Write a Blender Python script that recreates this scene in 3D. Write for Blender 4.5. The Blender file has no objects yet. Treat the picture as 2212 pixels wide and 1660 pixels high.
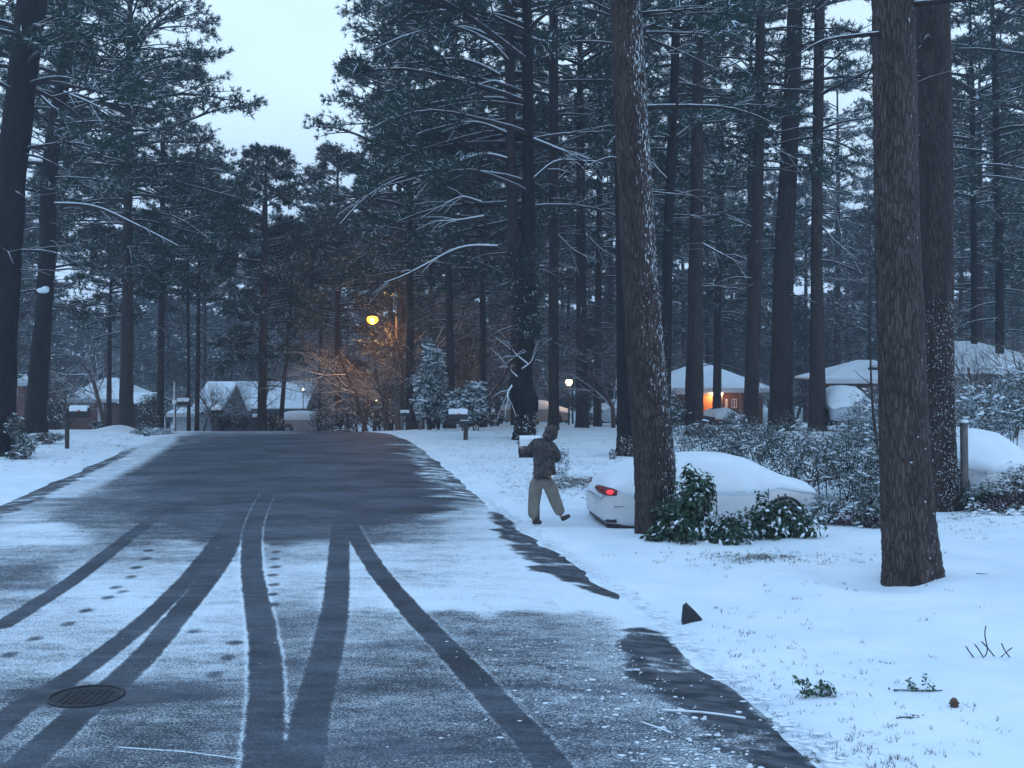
import bpy, math, random
import numpy as np
from mathutils import Vector, Matrix

SC = bpy.context.scene
COL = SC.collection
R = math.radians

# ------------------------------------------------------------------ camera
F, CX, HY, CH = 2400.0, 1106.0, 780.0, 3.0       # focal length / principal column / horizon row in units of a 2212 px wide picture
cam = bpy.data.cameras.new('camera'); camo = bpy.data.objects.new('camera', cam); COL.objects.link(camo)
camo.location = (0, 0, CH); camo.rotation_euler = (R(90), 0, 0)
cam.sensor_width = 36.0; cam.lens = 36.0 * F / 2212.0
cam.shift_y = -(1660 / 2 - HY) / 2212.0
cam.clip_start = 0.1; cam.clip_end = 3000
SC.camera = camo
SC.render.resolution_x = 1024; SC.render.resolution_y = 768

# ------------------------------------------------------------------ dusk sky, soft light, exposure
w = bpy.data.worlds.new('World'); SC.world = w; w.use_nodes = True
nt = w.node_tree; nt.nodes.clear()
def wn(t, **k):
    n = nt.nodes.new(t)
    for a, b in k.items(): setattr(n, a, b)
    return n
SUN_EL, SUN_AZ = 38.0, 150.0
sky = wn('ShaderNodeTexSky', sky_type='NISHITA', sun_disc=False)
sky.sun_elevation = R(SUN_EL); sky.sun_rotation = R(SUN_AZ); sky.air_density = 1.6; sky.dust_density = 0.6; sky.ozone_density = 3.0
tc = wn('ShaderNodeTexCoord'); sep = wn('ShaderNodeSeparateXYZ'); nt.links.new(tc.outputs['Generated'], sep.inputs[0])
ramp = wn('ShaderNodeValToRGB'); nt.links.new(sep.outputs['Z'], ramp.inputs[0])
e = ramp.color_ramp.elements
e[0].position = 0.0; e[0].color = (0.42, 0.62, 0.94, 1)
e[1].position = 1.0; e[1].color = (0.34, 0.61, 0.98, 1)
m_ = e.new(0.22); m_.color = (0.60, 0.80, 1.0, 1)
m2_ = e.new(0.4); m2_.color = (0.56, 0.76, 1.0, 1)
noi = wn('ShaderNodeTexNoise'); noi.inputs['Scale'].default_value = 3.2; noi.inputs['Detail'].default_value = 5
mpw = wn('ShaderNodeMapping'); mpw.inputs['Scale'].default_value = (1, 1, 2.5)
nt.links.new(tc.outputs['Generated'], mpw.inputs[0]); nt.links.new(mpw.outputs[0], noi.inputs['Vector'])
nr = wn('ShaderNodeMapRange'); nr.inputs['From Min'].default_value = 0.3; nr.inputs['From Max'].default_value = 0.7
nr.inputs['To Min'].default_value = 11.0; nr.inputs['To Max'].default_value = 13.6
nt.links.new(noi.outputs['Fac'], nr.inputs['Value'])
vm = wn('ShaderNodeVectorMath', operation='SCALE'); nt.links.new(ramp.outputs[0], vm.inputs[0]); nt.links.new(nr.outputs[0], vm.inputs['Scale'])
mx = wn('ShaderNodeMixRGB'); mx.inputs[0].default_value = 0.93
nt.links.new(sky.outputs[0], mx.inputs[1]); nt.links.new(vm.outputs[0], mx.inputs[2])
bg = wn('ShaderNodeBackground'); bg.inputs['Strength'].default_value = 0.1
wo = wn('ShaderNodeOutputWorld'); nt.links.new(mx.outputs[0], bg.inputs[0]); nt.links.new(bg.outputs[0], wo.inputs[0])

sl = bpy.data.lights.new('sun', 'SUN'); sl.energy = 0.3; sl.angle = R(60); sl.color = (0.55, 0.82, 1.0)
so = bpy.data.objects.new('sun', sl); COL.objects.link(so)
so.rotation_euler = (R(90 - SUN_EL - 30), 0, R(180 - SUN_AZ))
so.location = (0, 0, 60)
vs = SC.view_settings; vs.view_transform = 'Standard'; vs.look = 'None'; vs.exposure = 0.27; vs.gamma = 1.0; vs.use_curve_mapping = False
SC.cycles.volume_bounces = 0

# ------------------------------------------------------------------ helpers
def W(x, y, d):                                   # picture point at depth d -> world
    return Vector(((x - CX) * d / F, d, CH - (y - HY) * d / F))
def Xw(x, d): return (x - CX) * d / F
def ND(o, label=None, cat=None, group=None, kind=None):
    if label: o['label'] = label
    if cat: o['category'] = cat
    if group: o['group'] = group
    if kind: o['kind'] = kind
    return o
def empty(name, loc=(0, 0, 0), rz=0.0, label=None, cat=None, group=None):
    o = bpy.data.objects.new(name, None); COL.objects.link(o); o.location = loc; o.rotation_euler = (0, 0, rz)
    o.empty_display_size = 0.2
    return ND(o, label, cat, group)
def link(name, me, mat=None, parent=None, smooth=True):
    o = bpy.data.objects.new(name, me); COL.objects.link(o)
    if mat is not None and not me.materials:
        for m in (mat if isinstance(mat, (list, tuple)) else [mat]): me.materials.append(m)
    if smooth and len(me.polygons): me.polygons.foreach_set('use_smooth', [True] * len(me.polygons))
    if parent: o.parent = parent
    return o
def npmesh(name, V, Fc):
    V = np.asarray(V, dtype=np.float32); Fc = np.asarray(Fc, dtype=np.int32); k = Fc.shape[1]
    me = bpy.data.meshes.new(name)
    me.vertices.add(len(V)); me.vertices.foreach_set('co', V.ravel())
    me.loops.add(Fc.size); me.loops.foreach_set('vertex_index', Fc.ravel())
    me.polygons.add(len(Fc)); me.polygons.foreach_set('loop_start', np.arange(0, Fc.size, k, dtype=np.int32))
    me.polygons.foreach_set('loop_total', np.full(len(Fc), k, dtype=np.int32))
    me.update(calc_edges=True); return me
class MB:
    def __init__(s): s.v = []; s.f = []; s.m = []
    def add(s, vs, fs, mi=0):
        n = len(s.v); s.v += [tuple(p) for p in vs]; s.f += [tuple(i + n for i in f) for f in fs]; s.m += [mi] * len(fs); return s
    def box(s, x0, x1, y0, y1, z0, z1, mi=0):
        return s.add([(x0,y0,z0),(x1,y0,z0),(x1,y1,z0),(x0,y1,z0),(x0,y0,z1),(x1,y0,z1),(x1,y1,z1),(x0,y1,z1)],
              [(0,3,2,1),(4,5,6,7),(0,1,5,4),(1,2,6,5),(2,3,7,6),(3,0,4,7)], mi)
    def prism(s, poly, a, b, axis='y', mi=0):     # polygon (u, z) extruded along an axis between a and b
        n = len(poly); P = []
        for t in (a, b):
            for u, z in poly: P.append((u, t, z) if axis == 'y' else (t, u, z))
        fs = [tuple(range(n)), tuple(range(2 * n - 1, n - 1, -1))] + [(i, i + n, (i + 1) % n + n, (i + 1) % n) for i in range(n)]
        return s.add(P, fs, mi)
    def tube(s, pts, rad, k=6, mi=0, cap=True):
        pts = [Vector(p) for p in pts]; n0 = len(s.v); prev = None
        for i, p in enumerate(pts):
            d = (pts[min(i + 1, len(pts) - 1)] - pts[max(i - 1, 0)])
            d = d.normalized() if d.length > 1e-9 else Vector((0, 0, 1))
            if prev is None:
                a = d.cross(Vector((0, 1, 0)) if abs(d.y) < 0.9 else Vector((1, 0, 0))).normalized()
            else:
                a = (prev - d * prev.dot(d)); a = a.normalized() if a.length > 1e-6 else d.orthogonal().normalized()
            prev = a; b = d.cross(a); r = rad[i] if hasattr(rad, '__len__') else rad
            for j in range(k):
                t = 2 * math.pi * j / k; s.v.append(tuple(p + (a * math.cos(t) + b * math.sin(t)) * r))
        for i in range(len(pts) - 1):
            for j in range(k):
                A = n0 + i * k + j; B = n0 + i * k + (j + 1) % k; s.f.append((A, B, B + k, A + k)); s.m.append(mi)
        if cap:
            s.f.append(tuple(n0 + j for j in range(k))[::-1]); s.m.append(mi)
            e0 = n0 + (len(pts) - 1) * k; s.f.append(tuple(e0 + j for j in range(k))); s.m.append(mi)
        return s
    def ell(s, c, r, k=12, n=8, mi=0):
        c = Vector(c); P = []; fs = []
        for i in range(n + 1):
            th = math.pi * i / n
            for j in range(k):
                ph = 2 * math.pi * j / k
                P.append((c.x + r[0] * math.sin(th) * math.cos(ph), c.y + r[1] * math.sin(th) * math.sin(ph), c.z + r[2] * math.cos(th)))
        for i in range(n):
            for j in range(k): fs.append((i*k+j, (i+1)*k+j, (i+1)*k+(j+1)%k, i*k+(j+1)%k))
        return s.add(P, fs, mi)
    def disc_cyl(s, c, r, h, axis='z', k=20, mi=0):
        c = Vector(c); ax = {'x': Vector((1,0,0)), 'y': Vector((0,1,0)), 'z': Vector((0,0,1))}[axis]
        return s.tube([c - ax * h / 2, c + ax * h / 2], r, k, mi)
    def build(s, name, mats, parent=None, smooth=False):
        me = bpy.data.meshes.new(name); me.from_pydata(s.v, [], s.f)
        for m in (mats if isinstance(mats, (list, tuple)) else [mats]): me.materials.append(m)
        if any(s.m): me.polygons.foreach_set('material_index', s.m)
        o = link(name, me, None, parent, smooth); return o
def copy_tree(o, parent=None):
    c = o.copy(); COL.objects.link(c); c.parent = parent
    for ch in o.children:
        copy_tree(ch, c)
    return c

# value noise (numpy)
_rs = np.random.RandomState(7); _tab = _rs.rand(256, 256)
def vnoise(x, y):
    xi = np.floor(x).astype(int); yi = np.floor(y).astype(int); fx = x - xi; fy = y - yi
    fx = fx * fx * (3 - 2 * fx); fy = fy * fy * (3 - 2 * fy)
    g = lambda a, b: _tab[a % 256, b % 256]
    return (g(xi, yi) * (1 - fx) + g(xi + 1, yi) * fx) * (1 - fy) + (g(xi, yi + 1) * (1 - fx) + g(xi + 1, yi + 1) * fx) * fy
def fbm(x, y, o=4):
    v = 0; a = 0.5
    for i in range(o): v = v + a * vnoise(x * 2 ** i + 17 * i, y * 2 ** i + 31 * i); a *= 0.5
    return v
def sst(a, b, x):
    t = np.clip((x - a) / (b - a), 0, 1); return t * t * (3 - 2 * t)

# ------------------------------------------------------------------ lie of the land
RD = np.array([-60, 0, 5, 8.5, 11, 14, 17, 20, 24, 32, 40, 47, 60, 80, 110, 160, 700.])
RX = np.array([9, 3.7, 2.9, 2.3, 1.95, 1.5, .85, .15, -.6, -1.9, -3.4, -5.2, -9.5, -18, -34, -62, -360.])
_dd = np.linspace(-60, 700, 7601); _rr = np.interp(_dd, RD, RX); _k = np.ones(31) / 31
_rr2 = np.convolve(np.pad(_rr, 15, 'edge'), _k, 'valid')
RW = 10.3
def edge(Y): return np.interp(Y, _dd, _rr2)
def gz(X, Y):
    X = np.asarray(X, float); Y = np.asarray(Y, float)
    Yp = np.maximum(Y, 1.0); a = X / Yp
    t = sst(-0.12, 0.0, a); s = 0.078 * (1 - t) + 0.052 * t
    dd = np.maximum(Y - 45.0, 0); dd = dd * dd / (dd + 4.0)
    z = -s * np.minimum(dd, 62.0)
    e = edge(Y); out = np.maximum(X - e, (e - RW) - X) + (fbm(X * 1.1 + 3, Y * .8, 4) - .50) * .55 + (vnoise(X * 5, Y * 5) - .5) * .06
    z = z + np.where(out > 0, 0.06 * sst(0.0, 0.5, out) + 0.02 * sst(0.8, 5, out), -0.10 * sst(0, 0.4, -out))
    z = z + np.where(out > 0, (fbm(X * 0.55, Y * 0.55, 4) - 0.47) * 0.20 * sst(0.3, 2.0, out), 0)
    z = z - 0.22 * np.exp(-((X - 3.4) / 2.6) ** 2 - ((Y - 21.3) / 1.5) ** 2)
    z = z - 0.10 * np.exp(-((X - 4.76) ** 2 + (Y - 14.75) ** 2) / .30) + 0.05 * np.exp(-(np.hypot(X - 4.76, Y - 14.75) - 1.0) ** 2 / .12)       # hollow of the drive the sedan stands in
    z = z + 0.30 * np.exp(-((X + 18.7) / .6) ** 2 - ((Y - 53) / 2.0) ** 2)        # heap at the pine foot across the street
    return z
def g1(X, Y): return float(gz(np.array([X]), np.array([Y]))[0])

# ------------------------------------------------------------------ materials
def newmat(name):
    m = bpy.data.materials.new(name); m.use_nodes = True; n = m.node_tree; b = n.nodes['Principled BSDF']; return m, n, b
class NB:
    def __init__(s, n): s.n = n
    def __call__(s, t, **k):
        x = s.n.nodes.new(t)
        for a, b in k.items(): setattr(x, a, b)
        return x
    def L(s, a, b): s.n.links.new(a, b)
    def noise(s, vec, scale, detail=3, rough=0.55, dim=None):
        x = s('ShaderNodeTexNoise'); x.inputs['Scale'].default_value = scale; x.inputs['Detail'].default_value = detail; x.inputs['Roughness'].default_value = rough
        if vec: s.L(vec, x.inputs['Vector'])
        return x.outputs['Fac']
    def mapv(s, vec, sc):
        x = s('ShaderNodeMapping'); x.inputs['Scale'].default_value = sc; s.L(vec, x.inputs[0]); return x.outputs[0]
    def rng(s, v, a, b, c=0., d=1., smooth=True):
        x = s('ShaderNodeMapRange'); x.interpolation_type = 'SMOOTHSTEP' if smooth else 'LINEAR'
        for nm, q in (('From Min', a), ('From Max', b), ('To Min', c), ('To Max', d)): x.inputs[nm].default_value = q
        s.L(v, x.inputs['Value']); return x.outputs[0]
    def math(s, op, a, b=None, clamp=False):
        x = s('ShaderNodeMath', operation=op, use_clamp=clamp)
        for i, q in enumerate((a, b)):
            if q is None: continue
            if isinstance(q, (int, float)): x.inputs[i].default_value = q
            else: s.L(q, x.inputs[i])
        return x.outputs[0]
    def mix(s, f, a, b):
        x = s('ShaderNodeMixRGB')
        for i, q in enumerate((f, a, b)):
            if isinstance(q, (int, float)): x.inputs[i].default_value = q
            elif isinstance(q, tuple): x.inputs[i].default_value = (*q, 1)
            else: s.L(q, x.inputs[i])
        return x.outputs[0]
    def bump(s, h, st, dist, bsdf):
        x = s('ShaderNodeBump'); x.inputs['Strength'].default_value = st; x.inputs['Distance'].default_value = dist
        s.L(h, x.inputs['Height']); s.L(x.outputs[0], bsdf.inputs['Normal'])
SNOWC = (0.80, 0.86, 0.92)
def obj_c(q): return q('ShaderNodeTexCoord').outputs['Object']
def normal_z(q):
    g = q('ShaderNodeNewGeometry'); s_ = q('ShaderNodeSeparateXYZ'); q.L(g.outputs['Normal'], s_.inputs[0]); return s_.outputs['Z'], g
def m_plain(name, c, rough=0.6, var=0.25, scale=4, metal=0.0, snow=0.0, bump=0.0):
    m, n, b = newmat(name); q = NB(n); co = obj_c(q)
    v = q.noise(co, scale, 4); f = q.rng(v, .3, .7)
    col = q.mix(f, tuple(x * (1 - var) for x in c), tuple(min(1, x * (1 + var)) for x in c))
    if snow > 0:
        nz, _ = normal_z(q); k = q.rng(q.math('ADD', nz, q.math('MULTIPLY', q.math('SUBTRACT', q.noise(co, scale * 3, 3), .5), .6)), 1 - snow, 1.12 - snow)
        col = q.mix(k, col, SNOWC)
    q.L(col, b.inputs['Base Color']); b.inputs['Roughness'].default_value = rough; b.inputs['Metallic'].default_value = metal
    if bump: q.bump(q.noise(co, scale * 6, 4), bump, 0.02, b)
    return m
def m_snow(name='snow', tint=SNOWC, bs=0.35, sc=7):
    m, n, b = newmat(name); q = NB(n); co = obj_c(q)
    col = q.mix(q.rng(q.noise(co, 2.3, 4), .35, .7), tuple(x * 0.93 for x in tint), tint)
    q.L(col, b.inputs['Base Color']); b.inputs['Roughness'].default_value = 0.75
    q.bump(q.math('ADD', q.noise(co, sc, 5), q.math('MULTIPLY', q.noise(co, 90, 2), .15)), bs, 0.03, b)
    return m
def m_bark(name, c1, c2, fleck=0.0, topsnow=0.5, gnarl=1.0, wx=(0.92, -0.38), rowscale=1.0):
    m, n, b = newmat(name); q = NB(n); co = obj_c(q)
    st = q.mapv(co, (17 * rowscale, 17 * rowscale, 2.6 * rowscale))
    v = q('ShaderNodeTexVoronoi', feature='DISTANCE_TO_EDGE'); v.inputs['Scale'].default_value = 1.6; q.L(st, v.inputs['Vector'])
    wob = q.noise(st, 1.5, 5, .7)
    crack = q.rng(q.math('ADD', v.outputs['Distance'], q.math('MULTIPLY', q.math('SUBTRACT', wob, .5), .7)), 0.0, 0.16)
    tone = q.rng(q.noise(q.mapv(co, (3, 3, .8)), 2.0, 5), .3, .7)
    col = q.mix(tone, c1, c2); col = q.mix(q.math('MULTIPLY', q.math('SUBTRACT', 1.0, crack), 0.42 * gnarl), col, tuple(x * .25 for x in c1)); col = q.mix(q.math('MULTIPLY', q.rng(q.noise(q.mapv(co, (60, 60, 9)), 1.0, 4, .7), .45, .62), .45), col, tuple(x * .45 for x in c1))
    nz, g = normal_z(q)
    k = q.rng(q.math('ADD', nz, q.math('MULTIPLY', q.math('SUBTRACT', q.noise(co, 5, 3), .5), .7)), 1 - topsnow, 1.15 - topsnow)
    if fleck > 0:
        d = q('ShaderNodeVectorMath', operation='DOT_PRODUCT'); d.inputs[1].default_value = (wx[0], wx[1], 0); q.L(g.outputs['Normal'], d.inputs[0])
        side = q.rng(d.outputs['Value'], -0.3, 1.0, 0, 1, False)
        fl = q.noise(q.mapv(co, (20, 20, 5.0)), 2.0, 4, .65)
        zone = q.noise(q.mapv(co, (1.5, 1.5, .6)), 1.2, 2)
        th = q.math('ADD', fl, q.math('ADD', q.math('MULTIPLY', side, 0.17 * fleck), q.math('MULTIPLY', q.math('SUBTRACT', zone, .5), .22)))
        k = q.math('MAXIMUM', k, q.rng(th, 0.735, 0.775))
    col = q.mix(k, col, SNOWC)
    q.L(col, b.inputs['Base Color']); b.inputs['Roughness'].default_value = 0.9; b.inputs['Specular IOR Level'].default_value = 0.2
    q.bump(q.math('ADD', crack, q.math('MULTIPLY', wob, .6)), 0.9 * gnarl, 0.05, b)
    return m
def m_leaf(name, c1, c2, snow=0.15, extra=None, rough=0.6, up=0.15, scale=1.2, clumpy=.9, cover=1.0):
    m, n, b = newmat(name); q = NB(n); co = obj_c(q)
    nz, g = normal_z(q); ri = g.outputs['Random Per Island']
    col = q.mix(ri, c1, c2)
    if extra:
        col = q.mix(q.math('MULTIPLY', q.rng(q.noise(co, 1.1, 2), .52, .62), q.rng(q.math('FRACT', q.math('MULTIPLY', ri, 13.7)), .35, .5)), col, extra)
    if snow > 0:
        # soft: how much of a leaf its snow hides
        r2 = q.math('FRACT', q.math('MULTIPLY', ri, 57.31))
        az = q.math('ABSOLUTE', nz)
        k = q.math('ADD', q.math('ADD', r2, q.math('MULTIPLY', az, up)), q.math('MULTIPLY', q.math('SUBTRACT', q.noise(co, scale, 2), .5), clumpy))
        th = 1 + up * .5 - snow
        col = q.mix(q.rng(k, th - .02, th + .02, 0, cover), col, SNOWC)
    q.L(col, b.inputs['Base Color']); b.inputs['Roughness'].default_value = rough; b.inputs['Specular IOR Level'].default_value = 0.25
    return m
def m_emit(name, c, s):
    m, n, b = newmat(name); b.inputs['Base Color'].default_value = (*c, 1); b.inputs['Emission Color'].default_value = (*c, 1); b.inputs['Emission Strength'].default_value = s; return m
def m_brick(name, c1=(.20, .06, .04), c2=(.13, .04, .03), mortar=(.25, .2, .18), sc=3.0):
    m, n, b = newmat(name); q = NB(n); co = obj_c(q)
    s_ = q('ShaderNodeSeparateXYZ'); q.L(co, s_.inputs[0]); cb = q('ShaderNodeCombineXYZ')
    q.L(q.math('ADD', s_.outputs['X'], s_.outputs['Y']), cb.inputs[0]); q.L(s_.outputs['Z'], cb.inputs[1])
    t = q('ShaderNodeTexBrick'); t.inputs['Scale'].default_value = sc; q.L(cb.outputs[0], t.inputs['Vector'])
    t.inputs['Color1'].default_value = (*c1, 1); t.inputs['Color2'].default_value = (*c2, 1); t.inputs['Mortar'].default_value = (*mortar, 1)
    t.inputs['Mortar Size'].default_value = 0.015
    q.L(t.outputs[0], b.inputs['Base Color']); b.inputs['Roughness'].default_value = .85; return m
def m_glass_dark(name='window_glass', c=(.02, .03, .04)):
    m, n, b = newmat(name); b.inputs['Base Color'].default_value = (*c, 1); b.inputs['Roughness'].default_value = 0.08; return m

M = {}
M['snow'] = m_snow()
M['snow_car'] = m_snow('snow_on_car', (0.80, .86, .92), 0.10, 3)
M['bark_pine'] = m_bark('pine_bark', (.070, .050, .048), (.118, .088, .082), fleck=0.45, topsnow=0.55)
M['bark_plain'] = m_bark('pine_bark_bare', (.052, .036, .036), (.09, .064, .06), fleck=0.2, topsnow=0.55)
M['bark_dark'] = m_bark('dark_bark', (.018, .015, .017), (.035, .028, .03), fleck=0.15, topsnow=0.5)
M['bark_ivy'] = m_bark('bark_snow_spattered', (.060, .042, .040), (.105, .076, .068), fleck=1.04, topsnow=0.55)
M['bark_far'] = m_bark('far_bark', (.050, .036, .036), (.085, .06, .06), fleck=0.2, topsnow=0.5)
M['limb'] = m_bark('limb_bark', (.035, .028, .028), (.06, .045, .045), fleck=0.0, topsnow=0.30, gnarl=.5)
M['needle_near'] = m_leaf('near_pine_needles', (.012, .035, .028), (.029, .061, .042), snow=.045)
M['twig'] = m_bark('twig_bark', (.075, .050, .046), (.13, .088, .076), fleck=0.0, topsnow=0.5, gnarl=.2)
M['needle'] = m_leaf('pine_needles', (.012, .031, .026), (.029, .057, .042), snow=.06)
M['needle_far'] = m_leaf('far_pine_needles', (.015, .036, .030), (.034, .060, .047), snow=.05)
M['needle_brown'] = m_leaf('mixed_needles', (.035, .036, .034), (.062, .055, .050), snow=.09)
M['leaf_glossy'] = m_leaf('glossy_leaves', (.012, .035, .022), (.035, .075, .04), snow=.12, rough=.35)
M['leaf_hedge'] = m_leaf('hedge_leaves', (.012, .027, .022), (.050, .064, .050), snow=.24, extra=(.10, .03, .04), up=.3, scale=4.0, clumpy=1.8, cover=.34)
M['leaf_heavy'] = m_leaf('snowy_leaves', (.015, .035, .032), (.04, .065, .058), snow=.50, up=.4, scale=3.0, clumpy=2.0, cover=.5)
M['ivy'] = m_leaf('ivy_leaves', (.015, .022, .018), (.04, .045, .035), snow=.40, up=.1, scale=9, cover=.6)

M['leaf_far'] = m_leaf('far_bush_leaves', (.035, .045, .04), (.09, .075, .065), snow=.20)
M['leaf_dry'] = m_leaf('dry_leaves', (.05, .042, .035), (.16, .13, .10), snow=.15)
M['ivy_dark'] = m_leaf('dark_ivy_leaves', (.008, .016, .012), (.022, .036, .026), snow=.05, cover=.35)
M['leaf_sprig'] = m_leaf('sprig_leaves', (.04, .08, .05), (.10, .16, .10), snow=.30)
M['stone'] = m_plain('black_stone', (.02, .02, .024), .8, .3, 20, bump=.4)
M['cone'] = m_plain('cone_brown', (.10, .055, .035), .8, .3, 30)

# snowy lawn with grass showing through where the 'bare' attribute says so
def m_ground():
    m, n, b = newmat('snowy_ground'); q = NB(n); co = obj_c(q)
    at = q('ShaderNodeAttribute', attribute_name='bare'); f = at.outputs['Fac']
    nn = q.noise(q.mapv(co, (1.0, .55, 1)), 9, 5, .7)
    k = q.rng(q.math('ADD', nn, f), 0.86, 0.98)
    dirt = q.mix(q.rng(q.noise(co, 30, 3), .35, .65), (.035, .035, .03), (.13, .12, .10))
    soft = q.mix(q.rng(q.noise(co, .8, 5), .3, .7), (.72, .80, .88), (.84, .89, .94))
    col = q.mix(k, soft, dirt)
    q.L(col, b.inputs['Base Color']); b.inputs['Roughness'].default_value = 0.8
    h = q.math('ADD', q.math('MULTIPLY', q.noise(co, 3.5, 6, .6), 1.0), q.math('MULTIPLY', q.noise(co, 40, 3), .25))
    q.bump(h, 0.35, 0.06, b); return m
M['ground'] = m_ground()
def m_road():
    m, n, b = newmat('snow_dusted_asphalt'); q = NB(n); co = obj_c(q)
    at = q('ShaderNodeAttribute', attribute_name='snow'); f = at.outputs['Fac']
    gu = q('ShaderNodeAttribute', attribute_name='gutter').outputs['Fac']
    fine = q.noise(co, 48, 3, .7); med = q.noise(q.mapv(co, (.7, 1.1, 1)), 7, 4, .6); stre = q.noise(q.mapv(co, (.35, 1.3, 1)), 1.8, 5, .65)
    nn = q.math('ADD', q.math('MULTIPLY', q.math('SUBTRACT', fine, .5), 1.7), q.math('ADD', q.math('MULTIPLY', q.math('SUBTRACT', med, .5), .5), q.math('MULTIPLY', q.math('SUBTRACT', stre, .5), .55)))
    k = q.rng(q.math('ADD', nn, f), .34, .88)
    k = q.math('MULTIPLY', k, q.rng(f, 0.0, 0.30, 0.0, 1.0))
    k = q.math('MULTIPLY', k, q.rng(f, .3, .95, .62, 1.0))
    asp = q.mix(q.rng(q.noise(co, 45, 3), .3, .7), (.040, .047, .064), (.082, .090, .110))
    big = q.math('MULTIPLY', q.rng(q.noise(q.mapv(co, (.6, 1, 1)), .8, 5), .3, .7, .65, 1.4), q.rng(q.noise(q.mapv(co, (.5, 1.6, 1)), 5, 5, .7), .3, .7, .7, 1.35))
    sc_ = q('ShaderNodeVectorMath', operation='SCALE'); q.L(asp, sc_.inputs[0]); q.L(big, sc_.inputs['Scale'])
    asp = q.mix(gu, sc_.outputs[0], q.mix(q.rng(q.noise(q.mapv(co, (.5, 1.2, 1)), 6, 5), .35, .65), (.032, .035, .044), (.10, .105, .125)))
    col = q.mix(k, asp, (.78, .84, .90))
    q.L(col, b.inputs['Base Color'])
    q.L(q.math('ADD', .66, q.math('MULTIPLY', k, .2)), b.inputs['Roughness']); b.inputs['Specular IOR Level'].default_value = .18
    q.bump(q.math('ADD', q.math('MULTIPLY', k, .8), q.math('MULTIPLY', fine, .4)), .5, 0.015, b); return m
M['road'] = m_road()

# ------------------------------------------------------------------ ground sheet
def build_ground():
    a = np.concatenate([np.linspace(-2.6, -.62, 40)[:-1], np.linspace(-.62, .62, 620), np.linspace(.62, 2.6, 40)[1:]])
    yd = np.linspace(1760, 905, 560); Yn = 7200 / (yd - 780)
    Y = np.concatenate([np.linspace(-60, Yn[0], 30)[:-1], Yn, np.linspace(Yn[-1], 130, 60)[1:], np.geomspace(130, 700, 25)[1:]])
    A, YY = np.meshgrid(a, Y); X = A * np.sqrt(YY * YY + 36); Z = gz(X, YY)
    Z = Z + 0.0
    nr_, nc = X.shape; V = np.stack([X, YY, Z], -1).reshape(-1, 3)
    i, j = np.meshgrid(np.arange(nr_ - 1), np.arange(nc - 1), indexing='ij'); b0 = (i * nc + j).ravel()
    Fq = np.stack([b0, b0 + 1, b0 + nc + 1, b0 + nc], -1)
    me = npmesh('ground', V, Fq)
    Xf, Yf = V[:, 0], V[:, 1]; Yc = np.maximum(Yf, 4)
    xd = CX + F * Xf / Yc; yd_ = HY + F * 3 / Yc
    e = edge(Yf); out = np.maximum(Xf - e, (e - RW) - Xf)
    n1 = fbm(Xf * 0.9, Yf * 0.9, 4)
    bare = 0.18 * np.exp(-(out / 0.9) ** 2) + 0.16 * (n1 - .45)
    def blob(cx, cy, sx, sy, amp): return amp * np.exp(-((xd - cx) / sx) ** 2 - ((yd_ - cy) / sy) ** 2)
    for c in [(1190, 1050, 120, 22, .30), (1110, 1000, 60, 14, .16), (1260, 1045, 80, 20, .28), (1650, 1215, 60, 10, .30), (1560, 1215, 120, 12, .15), (1250, 985, 60, 10, .1),
              (1700, 1640, 70, 18, .55), (1620, 1600, 60, 25, .32), (1560, 1510, 70, 30, .14), (1960, 1370, 40, 12, .05), (2060, 1120, 60, 40, .10),
              (240, 968, 120, 8, .18), (330, 938, 50, 10, .10), (1180, 970, 60, 8, .15), (1340, 1030, 50, 20, .22), (1060, 960, 60, 8, .1)]:
        bare = bare + blob(*c)
    at = me.attributes.new('bare', 'FLOAT', 'POINT'); at.data.foreach_set('value', bare.astype(np.float32))
    o = link('ground', me, M['ground']); o['kind'] = 'structure'; return o
build_ground()

# ------------------------------------------------------------------ road with its dusting, wheel tracks and footprints
def wp(pts):                                       # picture points on the road plane -> world XY
    return np.array([((x - CX) * 3.0 / (y - HY), F * 3.0 / (y - HY)) for x, y in pts])
def smoothline(P, n=60):
    t = np.linspace(0, 1, len(P)); T = np.linspace(0, 1, n); out = np.stack([np.interp(T, t, P[:, 0]), np.interp(T, t, P[:, 1])], -1)
    k = np.array([1, 2, 3, 2, 1]) / 9
    for _ in range(4):
        q_ = np.stack([np.convolve(np.pad(out[:, i], 2, 'edge'), k, 'valid') for i in (0, 1)], -1); q_[0] = out[0]; q_[-1] = out[-1]; out = q_
    return out
def dist_line(X, Y, L):
    best = np.full(X.shape, 1e9); tb = np.zeros(X.shape)
    for i in range(len(L) - 1):
        a = L[i]; b = L[i + 1]; d = b - a; l2 = (d ** 2).sum() + 1e-12
        t = np.clip(((X - a[0]) * d[0] + (Y - a[1]) * d[1]) / l2, 0, 1)
        q_ = np.hypot(X - a[0] - t * d[0], Y - a[1] - t * d[1]); mk = q_ < best
        best[mk] = q_[mk]; tb[mk] = ((i + t) / (len(L) - 1))[mk]
    return best, tb
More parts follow.
